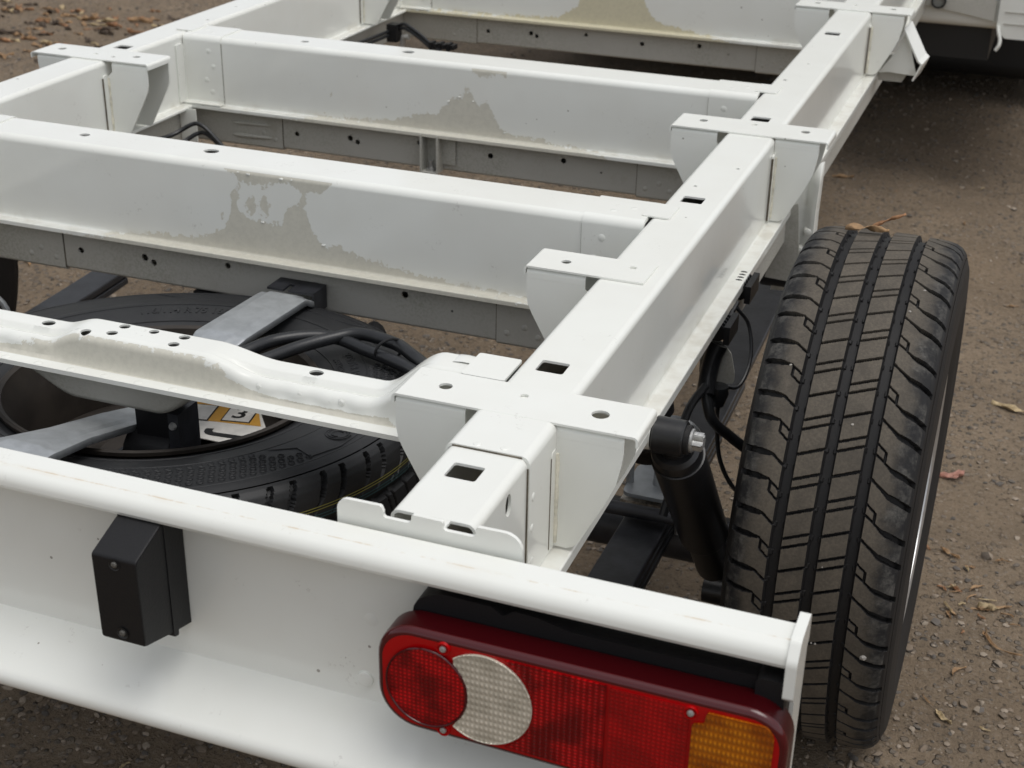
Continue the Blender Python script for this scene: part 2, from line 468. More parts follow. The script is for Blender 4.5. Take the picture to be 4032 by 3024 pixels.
class MB:
    def __init__(self):
        self.v, self.f, self.mi = [], [], []
        self.cur = 0
    def add(self, vs, fs):
        o = len(self.v)
        self.v += [tuple(p) for p in vs]
        for f in fs:
            self.f.append(tuple(i + o for i in f))
            self.mi.append(self.cur)
        return self
    def box(self, x0, x1, y0, y1, z0, z1):
        vs = [(x, y, z) for x in (x0, x1) for y in (y0, y1) for z in (z0, z1)]
        return self.add(vs, [(0, 1, 3, 2), (4, 6, 7, 5), (0, 4, 5, 1), (2, 3, 7, 6), (0, 2, 6, 4), (1, 5, 7, 3)])
    def prism(self, poly, fn, a, b, holes=()):
        """closed 2-D outline swept from a to b; fn(u,v,w) -> point"""
        n = len(poly)
        if not holes:
            vs = [fn(u, v, a) for u, v in poly] + [fn(u, v, b) for u, v in poly]
            fs = [tuple(range(n))[::-1], tuple(range(n, 2 * n))] + [(i, (i + 1) % n, n + (i + 1) % n, n + i) for i in range(n)]
            return self.add(vs, fs)
        loops = [poly] + [list(h) for h in holes]
        flat = [p for l in loops for p in l]
        tris = tessellate_polygon([[Vector((u, v, 0)) for u, v in l] for l in loops])
        N = len(flat)
        vs = [fn(u, v, a) for u, v in flat] + [fn(u, v, b) for u, v in flat]
        fs = [tuple(t)[::-1] for t in tris] + [tuple(i + N for i in t) for t in tris]
        o = 0
        for l in loops:
            k = len(l)
            fs += [(o + i, o + (i + 1) % k, N + o + (i + 1) % k, N + o + i) for i in range(k)]
            o += k
        return self.add(vs, fs)
    def tube(self, path, r, seg=10, closed=False, caps=True):
        pts = [Vector(p) for p in path]
        n = len(pts)
        rr = r if isinstance(r, (list, tuple)) else [r] * n
        up = Vector((0.13, 0.21, 0.97)).normalized()
        vs, fs = [], []
        prev = None
        for i, p in enumerate(pts):
            d = (pts[min(i + 1, n - 1)] - pts[max(i - 1, 0)]).normalized()
            if prev is None:
                a = d.cross(up)
                if a.length < 1e-3:
                    a = d.cross(Vector((1, 0, 0)))
            else:
                a = prev - d * prev.dot(d)
            a.normalize()
            prev = a
            b = d.cross(a)
            for k in range(seg):
                t = 2 * pi * k / seg
                vs.append(p + (a * cos(t) + b * sin(t)) * rr[i])
        for i in range(n - 1):
            for k in range(seg):
                fs.append((i * seg + k, i * seg + (k + 1) % seg, (i + 1) * seg + (k + 1) % seg, (i + 1) * seg + k))
        if caps:
            fs.append(tuple(range(seg))[::-1])
            fs.append(tuple((n - 1) * seg + k for k in range(seg)))
        return self.add(vs, fs)
    def lathe(self, prof, c, axis='x', seg=48, a0=0, a1=2 * pi):
        """prof: list of (offset along axis, radius)"""
        full = abs(a1 - a0 - 2 * pi) < 1e-6
        n = seg if full else seg + 1
        vs, fs = [], []
        for i in range(n):
            t = a0 + (a1 - a0) * i / seg
            for o, r in prof:
                p, q = r * cos(t), r * sin(t)
                d = {'x': (o, p, q), 'y': (p, o, q), 'z': (p, q, o)}[axis]
                vs.append((c[0] + d[0], c[1] + d[1], c[2] + d[2]))
        m = len(prof)
        for i in range(seg):
            j = (i + 1) % n
            for k in range(m - 1):
                fs.append((i * m + k, j * m + k, j * m + k + 1, i * m + k + 1))
        return self.add(vs, fs)
    def build(self, name, mats, parent=None, smooth=32, wnorm=True, uv=None):
        me = bpy.data.meshes.new(name)
        me.from_pydata(self.v, [], self.f)
        ml = mats if isinstance(mats, (list, tuple)) else [mats]
        for m in ml:
            me.materials.append(MAT[m] if isinstance(m, str) else m)
        if len(ml) > 1:
            me.polygons.foreach_set('material_index', self.mi)
        if uv:
            ul = me.uv_layers.new(name='UVMap')
            for lp in me.loops:
                ul.data[lp.index].uv = uv[lp.vertex_index]
        bm = bmesh.new()
        bm.from_mesh(me)
        bmesh.ops.recalc_face_normals(bm, faces=bm.faces)
        bm.to_mesh(me)
        bm.free()
        if smooth:
            me.shade_smooth()
            me.set_sharp_from_angle(angle=radians(smooth))
        o = bpy.data.objects.new(name, me)
        link(o, parent)
        if smooth and wnorm:
            w = o.modifiers.new('weighted_normal', 'WEIGHTED_NORMAL')
            w.keep_sharp = True
        return o

def fillet(pts, radii, seg=5, closed=False):
    out = []
    n = len(pts)
    for i, p in enumerate(pts):
        r = radii[i] if isinstance(radii, (list, tuple)) else radii
        if (not closed and i in (0, n - 1)) or r <= 0:
            out.append(p)
            continue
        P, A, B = Vector(p), Vector(pts[i - 1]), Vector(pts[(i + 1) % n])
        a, b = (A - P), (B - P)
        la, lb = a.length, b.length
        a.normalize(); b.normalize()
        ang = a.angle(b)
        d = min(r / math.tan(ang / 2), la * 0.49, lb * 0.49)
        rr = d * math.tan(ang / 2)
        c = P + (a + b).normalized() * (rr / sin(ang / 2))
        s, e = P + a * d - c, P + b * d - c
        tot = s.angle_signed(e)
        for k in range(seg + 1):
            t = -tot * k / seg
            out.append((c.x + s.x * cos(t) - s.y * sin(t), c.y + s.x * sin(t) + s.y * cos(t)))
    return out

def sheet(pts, radii, t, seg=5):
    """open polyline (outer skin) -> closed outline of a sheet of thickness t lying to its left"""
    P = fillet(pts, radii, seg)
    n = len(P)
    off = []
    for i in range(n):
        a = Vector(P[max(i - 1, 0)]); b = Vector(P[i]); c = Vector(P[min(i + 1, n - 1)])
        d1 = (b - a).normalized() if i > 0 else (c - b).normalized()
        d2 = (c - b).normalized() if i < n - 1 else d1
        n1 = Vector((-d1.y, d1.x)); n2 = Vector((-d2.y, d2.x))
        m = (n1 + n2)
        if m.length < 1e-6: m = n1
        m.normalize()
        k = max(0.4, m.dot(n1))
        off.append((b.x + m.x * t / k, b.y + m.y * t / k))
    return P + off[::-1]

def circle(cx, cy, r, n=16, ry=None):
    ry = ry or r
    return [(cx + r * cos(2 * pi * i / n), cy + ry * sin(2 * pi * i / n)) for i in range(n)]
def rrect(x0, x1, y0, y1, r, seg=4):
    return fillet([(x0, y0), (x1, y0), (x1, y1), (x0, y1)], [r] * 4 if not isinstance(r, (list, tuple)) else r, seg, True)

def cut(o, cutter):
    """subtract a closed mesh (MB) from an object, for punched holes"""
    me = bpy.data.meshes.new('cutter')
    me.from_pydata(cutter.v, [], cutter.f)
    bm = bmesh.new(); bm.from_mesh(me); bmesh.ops.recalc_face_normals(bm, faces=bm.faces); bm.to_mesh(me); bm.free()
    c = bpy.data.objects.new('cutter', me)
    COL.objects.link(c)
    wn_ = [m for m in o.modifiers]
    for m in wn_: o.modifiers.remove(m)
    b = o.modifiers.new('holes', 'BOOLEAN')
    b.operation = 'DIFFERENCE'; b.solver = 'EXACT'; b.object = c
    dg = bpy.context.evaluated_depsgraph_get()
    new = bpy.data.meshes.new_from_object(o.evaluated_get(dg))
    o.modifiers.clear()
    old = o.data
    o.data = new
    new.name = o.name
    bpy.data.meshes.remove(old)
    bpy.data.objects.remove(c)
    bpy.data.meshes.remove(me)
    new.shade_smooth()
    new.set_sharp_from_angle(angle=radians(32))
    w = o.modifiers.new('weighted_normal', 'WEIGHTED_NORMAL'); w.keep_sharp = True

fXZ = lambda u, v, w: (u, w, v)     # outline in x,z  swept along y
fYZ = lambda u, v, w: (w, u, v)     # outline in y,z  swept along x
fXY = lambda u, v, w: (u, v, w)     # outline in x,y  swept along z

def catmull(pts, k=8):
    P = [Vector(p) for p in pts]
    P = [P[0] * 2 - P[1]] + P + [P[-1] * 2 - P[-2]]
    out = []
    for i in range(1, len(P) - 2):
        a, b, c, d = P[i - 1:i + 3]
        for j in range(k):
            t = j / k
            out.append(0.5 * ((2 * b) + (c - a) * t + (2 * a - 5 * b + 4 * c - d) * t * t + (3 * b - a - 3 * c + d) * t ** 3))
    out.append(P[-2])
    return out

def text_mesh(s, size, bold=0.0, extrude=0.0):
    cu = bpy.data.curves.new('lettering', 'FONT')
    cu.body = s
    cu.size = size
    cu.extrude = extrude
    cu.offset = bold
    cu.align_x = 'CENTER'
    cu.align_y = 'CENTER'
    cu.resolution_u = 4
    o = bpy.data.objects.new('lettering', cu)
    COL.objects.link(o)
    dg = bpy.context.evaluated_depsgraph_get()
    me = bpy.data.meshes.new_from_object(o.evaluated_get(dg))
    V = [tuple(v.co) for v in me.vertices]
    F = [tuple(p.vertices) for p in me.polygons]
    bpy.data.objects.remove(o); bpy.data.curves.remove(cu); bpy.data.meshes.remove(me)
    return V, F

# ------------------------------------------------------------------ ground
def build_ground():
    def axis(lo, hi, st, far):
        a = []
        x = lo
        while x <= hi + 1e-6:
            a.append(x); x += st
        g = st
        l, r = [lo], [hi]
        while r[-1] < far:
            g *= 1.35
            r.append(r[-1] + g); l.append(l[-1] - g)
        return l[:0:-1] + a + r[1:]
    xs = axis(-5.2, 1.2, 0.035, 400)
    ys = axis(0.4, 8.2, 0.035, 400)
    from mathutils import noise
    vs = []
    for y in ys:
        for x in xs:
            z = 0.0
            if -8 < x < 4 and -3 < y < 12:
                z = 0.016 * noise.noise((x * 0.9, y * 0.9, 0.3)) + 0.007 * noise.noise((x * 4.1, y * 4.1, 2.0)) + 0.004 * noise.noise((x * 11, y * 11, 5.0))
            vs.append((x, y, z - 0.006))
    nx, ny = len(xs), len(ys)
    fs = [(j * nx + i, j * nx + i + 1, (j + 1) * nx + i + 1, (j + 1) * nx + i) for j in range(ny - 1) for i in range(nx - 1)]
    me = bpy.data.meshes.new('ground')
    me.from_pydata(vs, [], fs)
    me.materials.append(MAT['ground'])
    me.shade_smooth()
    o = bpy.data.objects.new('ground', me)
    COL.objects.link(o)
    tag(o, 'brown packed dirt yard with gravel', None, None, 'structure')
build_ground()
from mathutils import noise as mnoise
def gz(x, y):
    return 0.016 * mnoise.noise((x * 0.9, y * 0.9, 0.3)) + 0.007 * mnoise.noise((x * 4.1, y * 4.1, 2.0)) + 0.004 * mnoise.noise((x * 11, y * 11, 5.0)) - 0.006

# ------------------------------------------------------------------ the truck
truck = thing('truck_chassis', (XC, 1.916, 0), 'white bare truck chassis with rails, cross beams, rear lamp beam and black tyres', 'truck')
H = 0.747
T = 0.003

def rail_profile(m=False, grow=0.0, lip=True):
    g = grow
    pts = [(-.386, .587), (-.386, .601), (-.410, .601), (-.410 + g, .747 + g), (-.494 - g, .747 + g), (-.494 - g, .601), (-.518, .601), (-.518, .596)]
    rad = [0, .0025, .004, .009, .009, .004, .0025, 0]
    if not lip:
        pts = [(-.410 + g, .603), (-.410 + g, .747 + g), (-.494 - g, .747 + g), (-.494 - g, .603)]
        rad = [0, .010, .010, 0]
    if m:
        pts = [(mx(x), z) for x, z in pts][::-1]
        rad = rad[::-1]
    return sheet(pts, rad, T, 6)

def build_rail(m):
    x = (lambda v: mx(v)) if m else (lambda v: v)
    rb_ = MB().prism(rail_profile(m), fXZ, 1.026, 5.2)
    xa, xb = sorted((x(-.4632), x(-.4348)))
    rb_.box(xa, xb, 1.0117, 1.03, H - .0029, H - .0002)
    r = rb_.build('rail', 'white', truck)
    c = MB()
    for y in (1.113, 1.366, 1.985, 2.457, 3.2, 4.0):
        a, b = sorted((x(-.473), x(-.441)))
        c.prism(rrect(a, b, y - .0145, y + .0145, .003, 3), fXY, .735, .76)
    for xx, y, rr in ((-.47, 2.05, .003), (-.43, 2.16, .003), (-.455, 2.9, .003), (-.4725, 2.75, .004)):
        c.prism(circle(x(xx), y, rr, 12), fXY, .735, .76)
    if not m:
        c.prism(circle(1.107, .724, .0075, 18, .012), fYZ, -.43, -.38)
    cut(r, c)
    # lower half of the box section
    pts = [(-.392, .598), (-.392, .530), (-.498, .520), (-.498, .598)]
    if m:
        pts = [(mx(a), b) for a, b in pts][::-1]
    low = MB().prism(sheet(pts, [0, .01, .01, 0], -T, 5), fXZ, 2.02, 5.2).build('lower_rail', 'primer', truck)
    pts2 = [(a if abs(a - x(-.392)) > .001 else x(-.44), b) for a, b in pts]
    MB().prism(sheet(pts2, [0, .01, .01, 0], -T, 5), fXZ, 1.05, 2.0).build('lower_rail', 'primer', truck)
    # overlapping sleeve at the rear end
    s = MB().prism(rail_profile(m, .0028, False), fXZ, 1.158, 1.2375).build('sleeve', 'white', r)
    # spot welds on sleeve
    for xx, y in ((-.465, 1.165), (-.437, 1.166)):
        MB().lathe([(0.0012, 0.0), (.0009, .0036), (-.0004, .0052)], (x(xx), y, H + .0026), 'z', 14).build('spot_weld', 'white', r)
    for y, z in ((1.170, .70), (1.168, .665), (1.170, .625)):
        MB().lathe([((-1 if m else 1) * .0012, 0.0), ((-1 if m else 1) * .0009, .0036), ((1 if m else -1) * .0004, .0052)], (x(-.4072), y, z), 'x', 14).build('spot_weld', 'white', r)
    MB().box(*sorted((x(-.4885), x(-.4155))), 1.1568, 1.1580, H + .0002, H + .0014).build('seam_line', 'dark_seam', r, 0)
    MB().box(*sorted((x(-.4098), x(-.4084))), 1.1568, 1.1580, .606, H - .010).build('seam_line', 'dark_seam', r, 0)
    return r
railR = build_rail(False)
railL = build_rail(True)

# rear end plate with hooks, standing behind the beam
def end_plate(m):
    pr = [(-.3591, .690, 0), (-.3591, .7588, .017), (-.4032, .7582, .003), (-.4032, .7475, .004), (-.4345, .7475, .004), (-.4345, .7562, .002), (-.4645, .7567, .002),
          (-.4655, .7475, .004), (-.4925, .7475, .004), (-.4925, .7530, .002), (-.4945, .7588, .003), (-.5385, .7585, .011), (-.5385, .690, 0)]
    pts = [(a, b) for a, b, r in pr]
    rad = [r for a, b, r in pr]
    if m:
        pts = [(mx(a), b) for a, b in pts][::-1]
        rad = rad[::-1]
    o = MB().prism(fillet(pts, rad, 5, True), fXZ, 1.0075, 1.0115).build('end_plate', 'white_clean', truck)
    return o
end_plate(False)
end_plate(True)

# brackets lying across the rails, with folded gussets
def gusset_right():
    return [(-.4095, .7435), (-.336, .7435), (-.336, .728), (-.3375, .715), (-.342, .692), (-.352, .668), (-.378, .617), (-.384, .6085), (-.392, .6045), (-.4095, .6045)]
def gusset_left():
    return [(-.508, .7435), (-.508, .728), (-.4945, .715), (-.4945, .6045), (-.5325, .6045), (-.5365, .607), (-.579, .684), (-.585, .697), (-.587, .710), (-.587, .7435)][::-1]

def bracket(y0, dy, left=True, right=True, m=False, x0=-.591, x1=-.3215, holes=(), big=True, mat='white'):
    M_ = (lambda P: [(mx(a), b) for a, b in P][::-1]) if m else (lambda P: P)
    # top strap with rolled ends
    t = .0026
    z0 = H + .0004
    pts, rad = [], []
    pr = [(x0 - .0, z0 - .009), (x0, z0 + t), (x1, z0 + t), (x1, z0 - .009)]
    rd = [0, .006, .006, 0]
    if not left: pr, rd = [(x0, z0 + t)] + pr[2:], [0] + rd[2:]
    if not right: pr, rd = pr[:2] + [(x1, z0 + t)], rd[:2] + [0]
    pr = [(mx(a), b) for a, b in pr][::-1] if m else pr
    rd = rd[::-1] if m else rd
    o = MB().prism(sheet(pr, rd, -t, 5), fXZ, y0, y0 + dy).build('bracket', mat, truck)
    if holes:
        c = MB()
        for hx, hy, r in holes:
            c.prism(circle(mx(hx) if m else hx, hy, r, 18), fXY, z0 - .004, z0 + .01)
        cut(o, c)
    for side, on, out in (('r', right, gusset_right()), ('l', left, gusset_left())):
        if not on: continue
        P = M_(out)
        for yy in (y0 + .0015, y0 + dy - .005):
            # body of the gusset, with a rounded top fold
            fold = sheet([(yy + .020, H - .0005), (yy, H - .0005), (yy, H - .014)], [0, .007, 0], .003, 5) if yy < y0 + dy / 2 else \
                   sheet([(yy + .003, H - .014), (yy + .003, H - .0005), (yy - .016, H - .0005)], [0, .007, 0], .003, 5)
            body = fillet([(a, min(b, H - .0141)) for a, b in P], .0, 1, True)
            # drop duplicate points made by the clamp
            q = []
            for p in body:
                if not q or (abs(p[0] - q[-1][0]) + abs(p[1] - q[-1][1])) > 1e-5: q.append(p)
            g = MB().prism(q, fXZ, yy, yy + .003)
            xs = [a for a, b in P if b > H - .01]
            g.prism(fold, fYZ, min(xs), max(xs))
            if (side == 'r'):
                xa, xb = (-.4095, -.4065)
            else:
                xa, xb = (-.4975, -.4945)
            if m: xa, xb = sorted((mx(xa), mx(xb)))
            s = -1 if yy < y0 + dy / 2 else 1
            ya, yb = (yy - .015, yy + .001) if s < 0 else (yy + .002, yy + .018)
            g.prism(rrect(ya, yb, .6045, .722, [.002, .002, .006, .006]), fYZ, xa, xb)
            gob = g.build('gusset', mat, o)
            if s < 0:
                cxb = (xb + .0008 if side == 'r' else xa - .0008) if not m else (xa - .0008 if side == 'r' else xb + .0008)
                MB().tube([(cxb, yy - .0005, .609 + .0118 * k_) for k_ in range(10)], [.0020 + .0005 * ((k_ * 7) % 3) for k_ in range(10)], 8).build('sealant_bead', 'sealant', o, 60)
                MB().box(xa + (.0004 if xa > XC else 0), xb - (.0004 if xa < XC else 0), ya - .0013, ya - .0001, .608, .716).build('seam_line', 'dark_seam', o, 0)
    return o

HB = lambda y: [(-.544, y, .0075), (-.459, y + .01, .0048), (-.372, y, .0095)]
bracket(1.236, .070, holes=HB(1.2715), mat='white_clean')
bracket(1.636, .068, right=False, x1=-.4315, holes=[(-.544, 1.668, .0065), (-.4585, 1.682, .005)])
bracket(2.349, .082, holes=[(-.544, 2.399, .0075), (-.4565, 2.408, .005), (-.3685, 2.3985, .008)])
bracket(3.462, .080, holes=[(-.544, 3.51, .0075), (-.4565, 3.52, .005), (-.3685, 3.51, .008)])
bracket(1.236, .070, m=True)
bracket(2.340, .080, m=True, holes=[(-.536, 2.386, .0075), (-.535 + .085, 2.375, .005), (-.495, 2.368, .004), (-.364, 2.385, .0085)])
bracket(3.462, .080, m=True)

# tabs and cross beams
def cross_beam(yf, mat, tops, seamx=.586, name='cross_beam'):
    d = .095
    x0, x1 = mx(-.496), -.496
    pts = [(yf - .018, .596), (yf - .018, .6035), (yf, .6035), (yf, .7455), (yf + d, .7455), (yf + d, .6035), (yf + d + .018, .6035), (yf + d + .018, .596)]
    rad = [0, .002, .004, .012, .010, .004, .002, 0]
    b = MB().prism(sheet(pts, rad, -T, 6), fYZ, x0, x1).build(name, mat, truck)
    c = MB()
    for hx, hy, rx, ry in tops:
        c.prism(circle(hx, hy, rx, 18, ry), fXY, .73, .76)
    if tops: cut(b, c)
    # end sleeves
    for m in (False, True):
        f = (lambda v: mx(v)) if m else (lambda v: v)
        xa, xb = sorted((f(-seamx), f(-.4965)))
        sp = [(yf - .0182, .6065), (yf - .002, .6065), (yf - .002, .7475), (yf + d + .002, .7475), (yf + d + .002, .607)]
        MB().prism(sheet(sp, [0, .004, .013, .011, 0], -.0018, 6), fYZ, xa, xb).build('end_sleeve', 'white', b)
        xa, xb = sorted((f(-.506), f(-.4655)))
        tb = MB().prism(rrect(xa, xb, yf + .022, yf + .080, .003), fXY, H + .0005, H + .0028)
        tb.build('tab', 'white', b)
        # round welds on the sleeve face and top
        for xx, z in ((-.556, .716), (-.566, .684), (-.548, .655), (-.56, .63)):
            MB().lathe([(-.0008, 0.0), (-.0006, .0045), (0.0003, .0065)], (f(xx), yf - .002, z), 'y', 16).build('spot_weld', 'white', b)
        for xx, y in ((-.525, yf + .05), (-.55, yf + .03)):
            MB().lathe([(.0007, 0.0), (.0005, .004), (-.0002, .006)], (f(xx), y, .7475), 'z', 16).build('spot_weld', 'white', b)
        MB().box(*sorted((f(-seamx) , f(-seamx - .0012))), yf - .0004, yf + .001, .608, .733).build('seam_line', 'dark_seam' if m else 'primer', b, 0)
        # flange along the rail web
        xa, xb = sorted((f(-.4965), f(-.4945 - .0002)))
        MB().prism(rrect(yf - .030, yf - .001, .606, .728, [.002, .002, .008, .002]), fYZ, xa - .0005, xb + .0005).build('side_flange', 'white', b)
    # lower half
    lp = [(yf + .009, .6005), (yf + .009, .522), (yf + d - .009, .522), (yf + d - .009, .6005)]
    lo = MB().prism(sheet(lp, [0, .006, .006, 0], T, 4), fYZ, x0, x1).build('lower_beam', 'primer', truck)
    c = MB()
    for hx, hz, r in ((-1.4595, .5585, .0055), (-1.335, .5643, .0062), (-1.3185, .558, .0055), (-1.179, .574, .005), (-1.023, .565, .006), (-.8685, .5742, .0058), (-.79, .560, .002)):
        c.prism(circle(hx, hz, r, 14), fXZ, yf, yf + .02)
    cut(lo, c)
    for m in (False, True):
        f = (lambda v: mx(v)) if m else (lambda v: v)
        xa, xb = sorted((f(-.717), f(-.497)))
        sp = [(yf + .007, .6), (yf + .007, .519), (yf + d - .007, .519), (yf + d - .007, .6)]
        s = MB().prism(sheet(sp, [0, .006, .006, 0], .0018, 4), fYZ, xa, xb)
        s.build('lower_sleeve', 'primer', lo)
        for xx, z in ((-.70, .54), (-.672, .553), (-.65, .54)):
            MB().lathe([(-.0012, 0.0), (-.0008, .004), (0.0003, .006)], (f(xx), yf + .007, z), 'y', 14).build('spot_weld', 'primer', lo)
        MB().box(*sorted((f(-.717), f(-.7185))), yf + .0082, yf + .0095, .523, .5955).build('seam_line', 'dark_seam', lo, 0)
    # raised ribs on the left inner sleeve
    return b
CB = []
CB.append(cross_beam(1.863, 'beamA', [(-1.456, 1.912, .009, .0075), (-1.222, 1.917, .013, .0105), (-.5485, 1.93, .011, .009), (-.5, 1.86, .004, .004)]))
CB.append(cross_beam(2.613, 'beamB', [(-1.451, 2.659, .009, .0075), (-1.22, 2.665, .013, .0105)]))
CB.append(cross_beam(3.705, 'beamC', []))

# curled flakes of paint along the chipped edges
rf = random.Random(4)
def flakes(beam, yface, spots_):
    for (fx, fz) in spots_:
        w_, h_ = rf.uniform(.0012, .0034), rf.uniform(.0007, .0018)
        vs_ = []
        for a in range(4):
            for b_ in range(3):
                vs_.append((fx + (a / 3 - .5) * w_ * 2 + rf.uniform(-.0006, .0006), yface - .0001 - .0010 * (b_ / 2) ** 1.6 - rf.uniform(0, .0002), fz - b_ / 2 * h_ * 1.6 + rf.uniform(-.0006, .0006)))
        fl = MB().add(vs_, [(a * 3 + b_, a * 3 + b_ + 1, (a + 1) * 3 + b_ + 1, (a + 1) * 3 + b_) for a in range(3) for b_ in range(2)]).build('paint_flake', 'white_clean', beam, 60)
        fl.modifiers.new('thickness', 'SOLIDIFY').thickness = .0004
flakes(CB[0], 1.863, [(-1.143, .738), (-1.125, .737), (-1.068, .737), (-1.05, .737), (-1.105, .662), (-1.0, .64)])
flakes(CB[1], 2.613, [(-1.11, .670), (-1.086, .681), (-1.057, .676), (-1.15, .640), (-.99, .620)])

# upright channel bracket under the middle beam
vb = MB()
vb.box(-1.164, -1.161, 2.590, 2.622, .523, .601)
vb.box(-1.128, -1.125, 2.590, 2.622, .523, .601)
vb.box(-1.161, -1.128, 2.590, 2.622, .521, .5245)
vb.box(-1.125, -1.097, 2.6165, 2.6195, .537, .601)
vbo = vb.build('channel_bracket', 'primer', truck, smooth=0)
MB().lathe([(.0, 0), (.004, .010), (.004, .010), (-.002, .010)], (-1.145, 2.605, .526), 'z', 12).lathe([(.018, 0), (.018, .0045), (0, .005)], (-1.145, 2.605, .527), 'z', 10).build('stud', 'zinc', vbo)

# ------------------------------------------------------------------ pressed carrier member above the spare wheel
def smooth(a, b, x):
    t = max(0, min(1, (x - a) / (b - a)))
    return t * t * (3 - 2 * t)
def carrier_member():
    xs = []
    x = mx(-.502)
    while x < -.502:
        xs.append(x); x += .006
    xs.append(-.502)
    def ztop(x):
        hump = smooth(-1.105, -1.055, x) * (1 - smooth(-.885, -.80, x))
        up = smooth(-.665, -.585, x) + smooth(mx(-.665), mx(-.585), x)
        return .683 + .018 * hump + .056 * up
    def params(x):
        hump = smooth(-1.105, -1.055, x) * (1 - smooth(-.885, -.80, x))
        up = smooth(-.665, -.585, x) + smooth(mx(-.665), mx(-.585), x)
        bead = (1 - hump) * (1 - up)
        return ztop(x), hump, bead
    vs, uv = [], []
    prof_n = None
    for x in xs:
        z, hump, bead = params(x)
        zf = .6585
        wob = 0.0012 * sin(x * 160) * bead
        P = [((1.304, zf - .006), 0), ((1.304, zf), 0), ((1.3165, zf), 0.0)]
        P += [((1.3205, zf + .002), .03), ((1.3225, zf + .006), .12)]
        fz = z - .012
        P += [((1.3235, zf + .5 * (fz - zf)), .45), ((1.3250 + wob, fz), .85)]
        for k in range(1, 6):
            a = k / 5 * pi / 2
            P.append(((1.3250 + wob + .012 * (1 - cos(a)) , fz + .012 * sin(a)), .85 + .15 * k / 5 + (.4 if k > 3 else 0)))
        st = .006 * bead
        P += [((1.3385, z), 2), ((1.3415, z - st * .6), 2), ((1.3445, z - st * .2), 2), ((1.3480, z + st), 2), ((1.371, z + st), 2)]
        for k in range(1, 5):
            a = k / 4 * pi / 2
            P.append(((1.371 + .009 * sin(a), z + st - .009 * (1 - cos(a))), 2))
        P += [((1.382, zf + .003), 2), ((1.386, zf), 2), ((1.402, zf), 2), ((1.402, zf - .003), 2)]
        # amount of flaked paint along the length
        pk = .95 * smooth(-1.30, -1.10, x) * (1 - .55 * smooth(-.90, -.72, x)) * (1 - smooth(-.70, -.62, x))
        pk = max(pk, .55 * (1 - smooth(-.66, -.62, x)) * smooth(-1.6, -1.5, x))
        prof_n = len(P)
        for (y, zz), v in P:
            vs.append((x, y, zz))
            uv.append((pk, v))
    n = len(xs)
    fs = [(i * prof_n + k, (i + 1) * prof_n + k, (i + 1) * prof_n + k + 1, i * prof_n + k + 1) for i in range(n - 1) for k in range(prof_n - 1)]
    mb = MB().add(vs, fs)
    o = mb.build('carrier_beam', 'carrier', truck, 40, True, uv)
    s = o.modifiers.new('thickness', 'SOLIDIFY')
    s.thickness = .0025
    s.offset = -1
    # normals: make sure the skin faces up
    me = o.data
    if sum(p.normal.z * p.area for p in me.polygons) < 0:
        me.flip_normals()
    dg = bpy.context.evaluated_depsgraph_get()
    o.modifiers.move(1, 0)
    new = bpy.data.meshes.new_from_object(o.evaluated_get(dg))
    o.modifiers.clear()
    o.data = new
    c = MB()
    for hx, hy, rx in ((-1.048, 1.335, .0068), (-1.016, 1.343, .0072), (-1.013, 1.3655, .0072), (-.971, 1.3655, .0066), (-.928, 1.3655, .0072), (-.929, 1.343, .0072)):
        c.prism(circle(hx, hy, rx, 18, rx * .9), fXY, .66, .73)
    for hx, hy in ((-1.123, 1.3605), (-.747, 1.3605), (-1.30, 1.3605)):
        c.prism(circle(hx, hy, .0090, 18, .0075), fXY, .664, .73)
    c.prism(circle(-.52, 1.352, .0045, 14), fXY, .72, .76)
    cut(o, c)
    # lower dish
    vs = []
    pn = 0
    for x in xs:
        hump = smooth(-1.16, -1.07, x) * (1 - smooth(-.955, -.885, x))
        zb = .640 - .034 * hump
        P = [(1.306, .655), (1.318, .655), (1.322, .650), (1.327, zb + .010), (1.331, zb + .003), (1.338, zb), (1.370, zb), (1.377, zb + .004), (1.381, zb + .012), (1.386, .650), (1.390, .655), (1.402, .655)]
        pn = len(P)
        vs += [(x, a, b) for a, b in P]
    fs = [(i * pn + k, (i + 1) * pn + k, (i + 1) * pn + k + 1, i * pn + k + 1) for i in range(n - 1) for k in range(pn - 1)]
    MB().add(vs, fs).build('lower_dish', 'primer', o, 60)
    # shallow pressed notches on the front edge and spot welds on the flange
    for hx in (-1.265, -.805, -.752, -.698, -.643):
        MB().lathe([(-.0015, 0), (-.001, .003), (.0012, .0055)], (hx, 1.3262, .6745), 'y', 10).build('press_mark', 'white_clean', o)
    for k in range(13):
        MB().lathe([(.0006, 0), (.0005, .004), (-.0002, .0055)], (-1.25 + k * .048, 1.3105, .6588), 'z', 12).build('spot_weld', 'white_clean', o)
    # end shoe at the rail
    sh = MB().prism(fillet([(-.5475, 1.320), (-.4965, 1.320), (-.4965, 1.378), (-.5475, 1.378)], .003, 2, True), fXY, .7405, .7435)
    sh.build('end_shoe', 'white_clean', o)
    return o
carrier = carrier_member()
# flared wing between carrier and rail
wv, wf = [], []
NN = 14
for i in range(NN + 1):
    t = i / NN
    x = -.640 + .142 * t
    zt = .690 + .051 * smooth(0, .55, t)
    yb = 1.380 + .025 * sin(pi * min(1, t * 1.1)) * (1 - t)
    for j in range(7):
        s = j / 6
        wv.append((x, 1.352 + (yb - 1.352) * s, zt - .035 * max(0, s - .55) ** 2 / .2))
    wv.append((x, yb + .004, .66))
fs = [(i * 8 + k, (i + 1) * 8 + k, (i + 1) * 8 + k + 1, i * 8 + k + 1) for i in range(NN) for k in range(7)]
MB().add(wv, fs).build('flared_wing', 'white_clean', truck, 50)

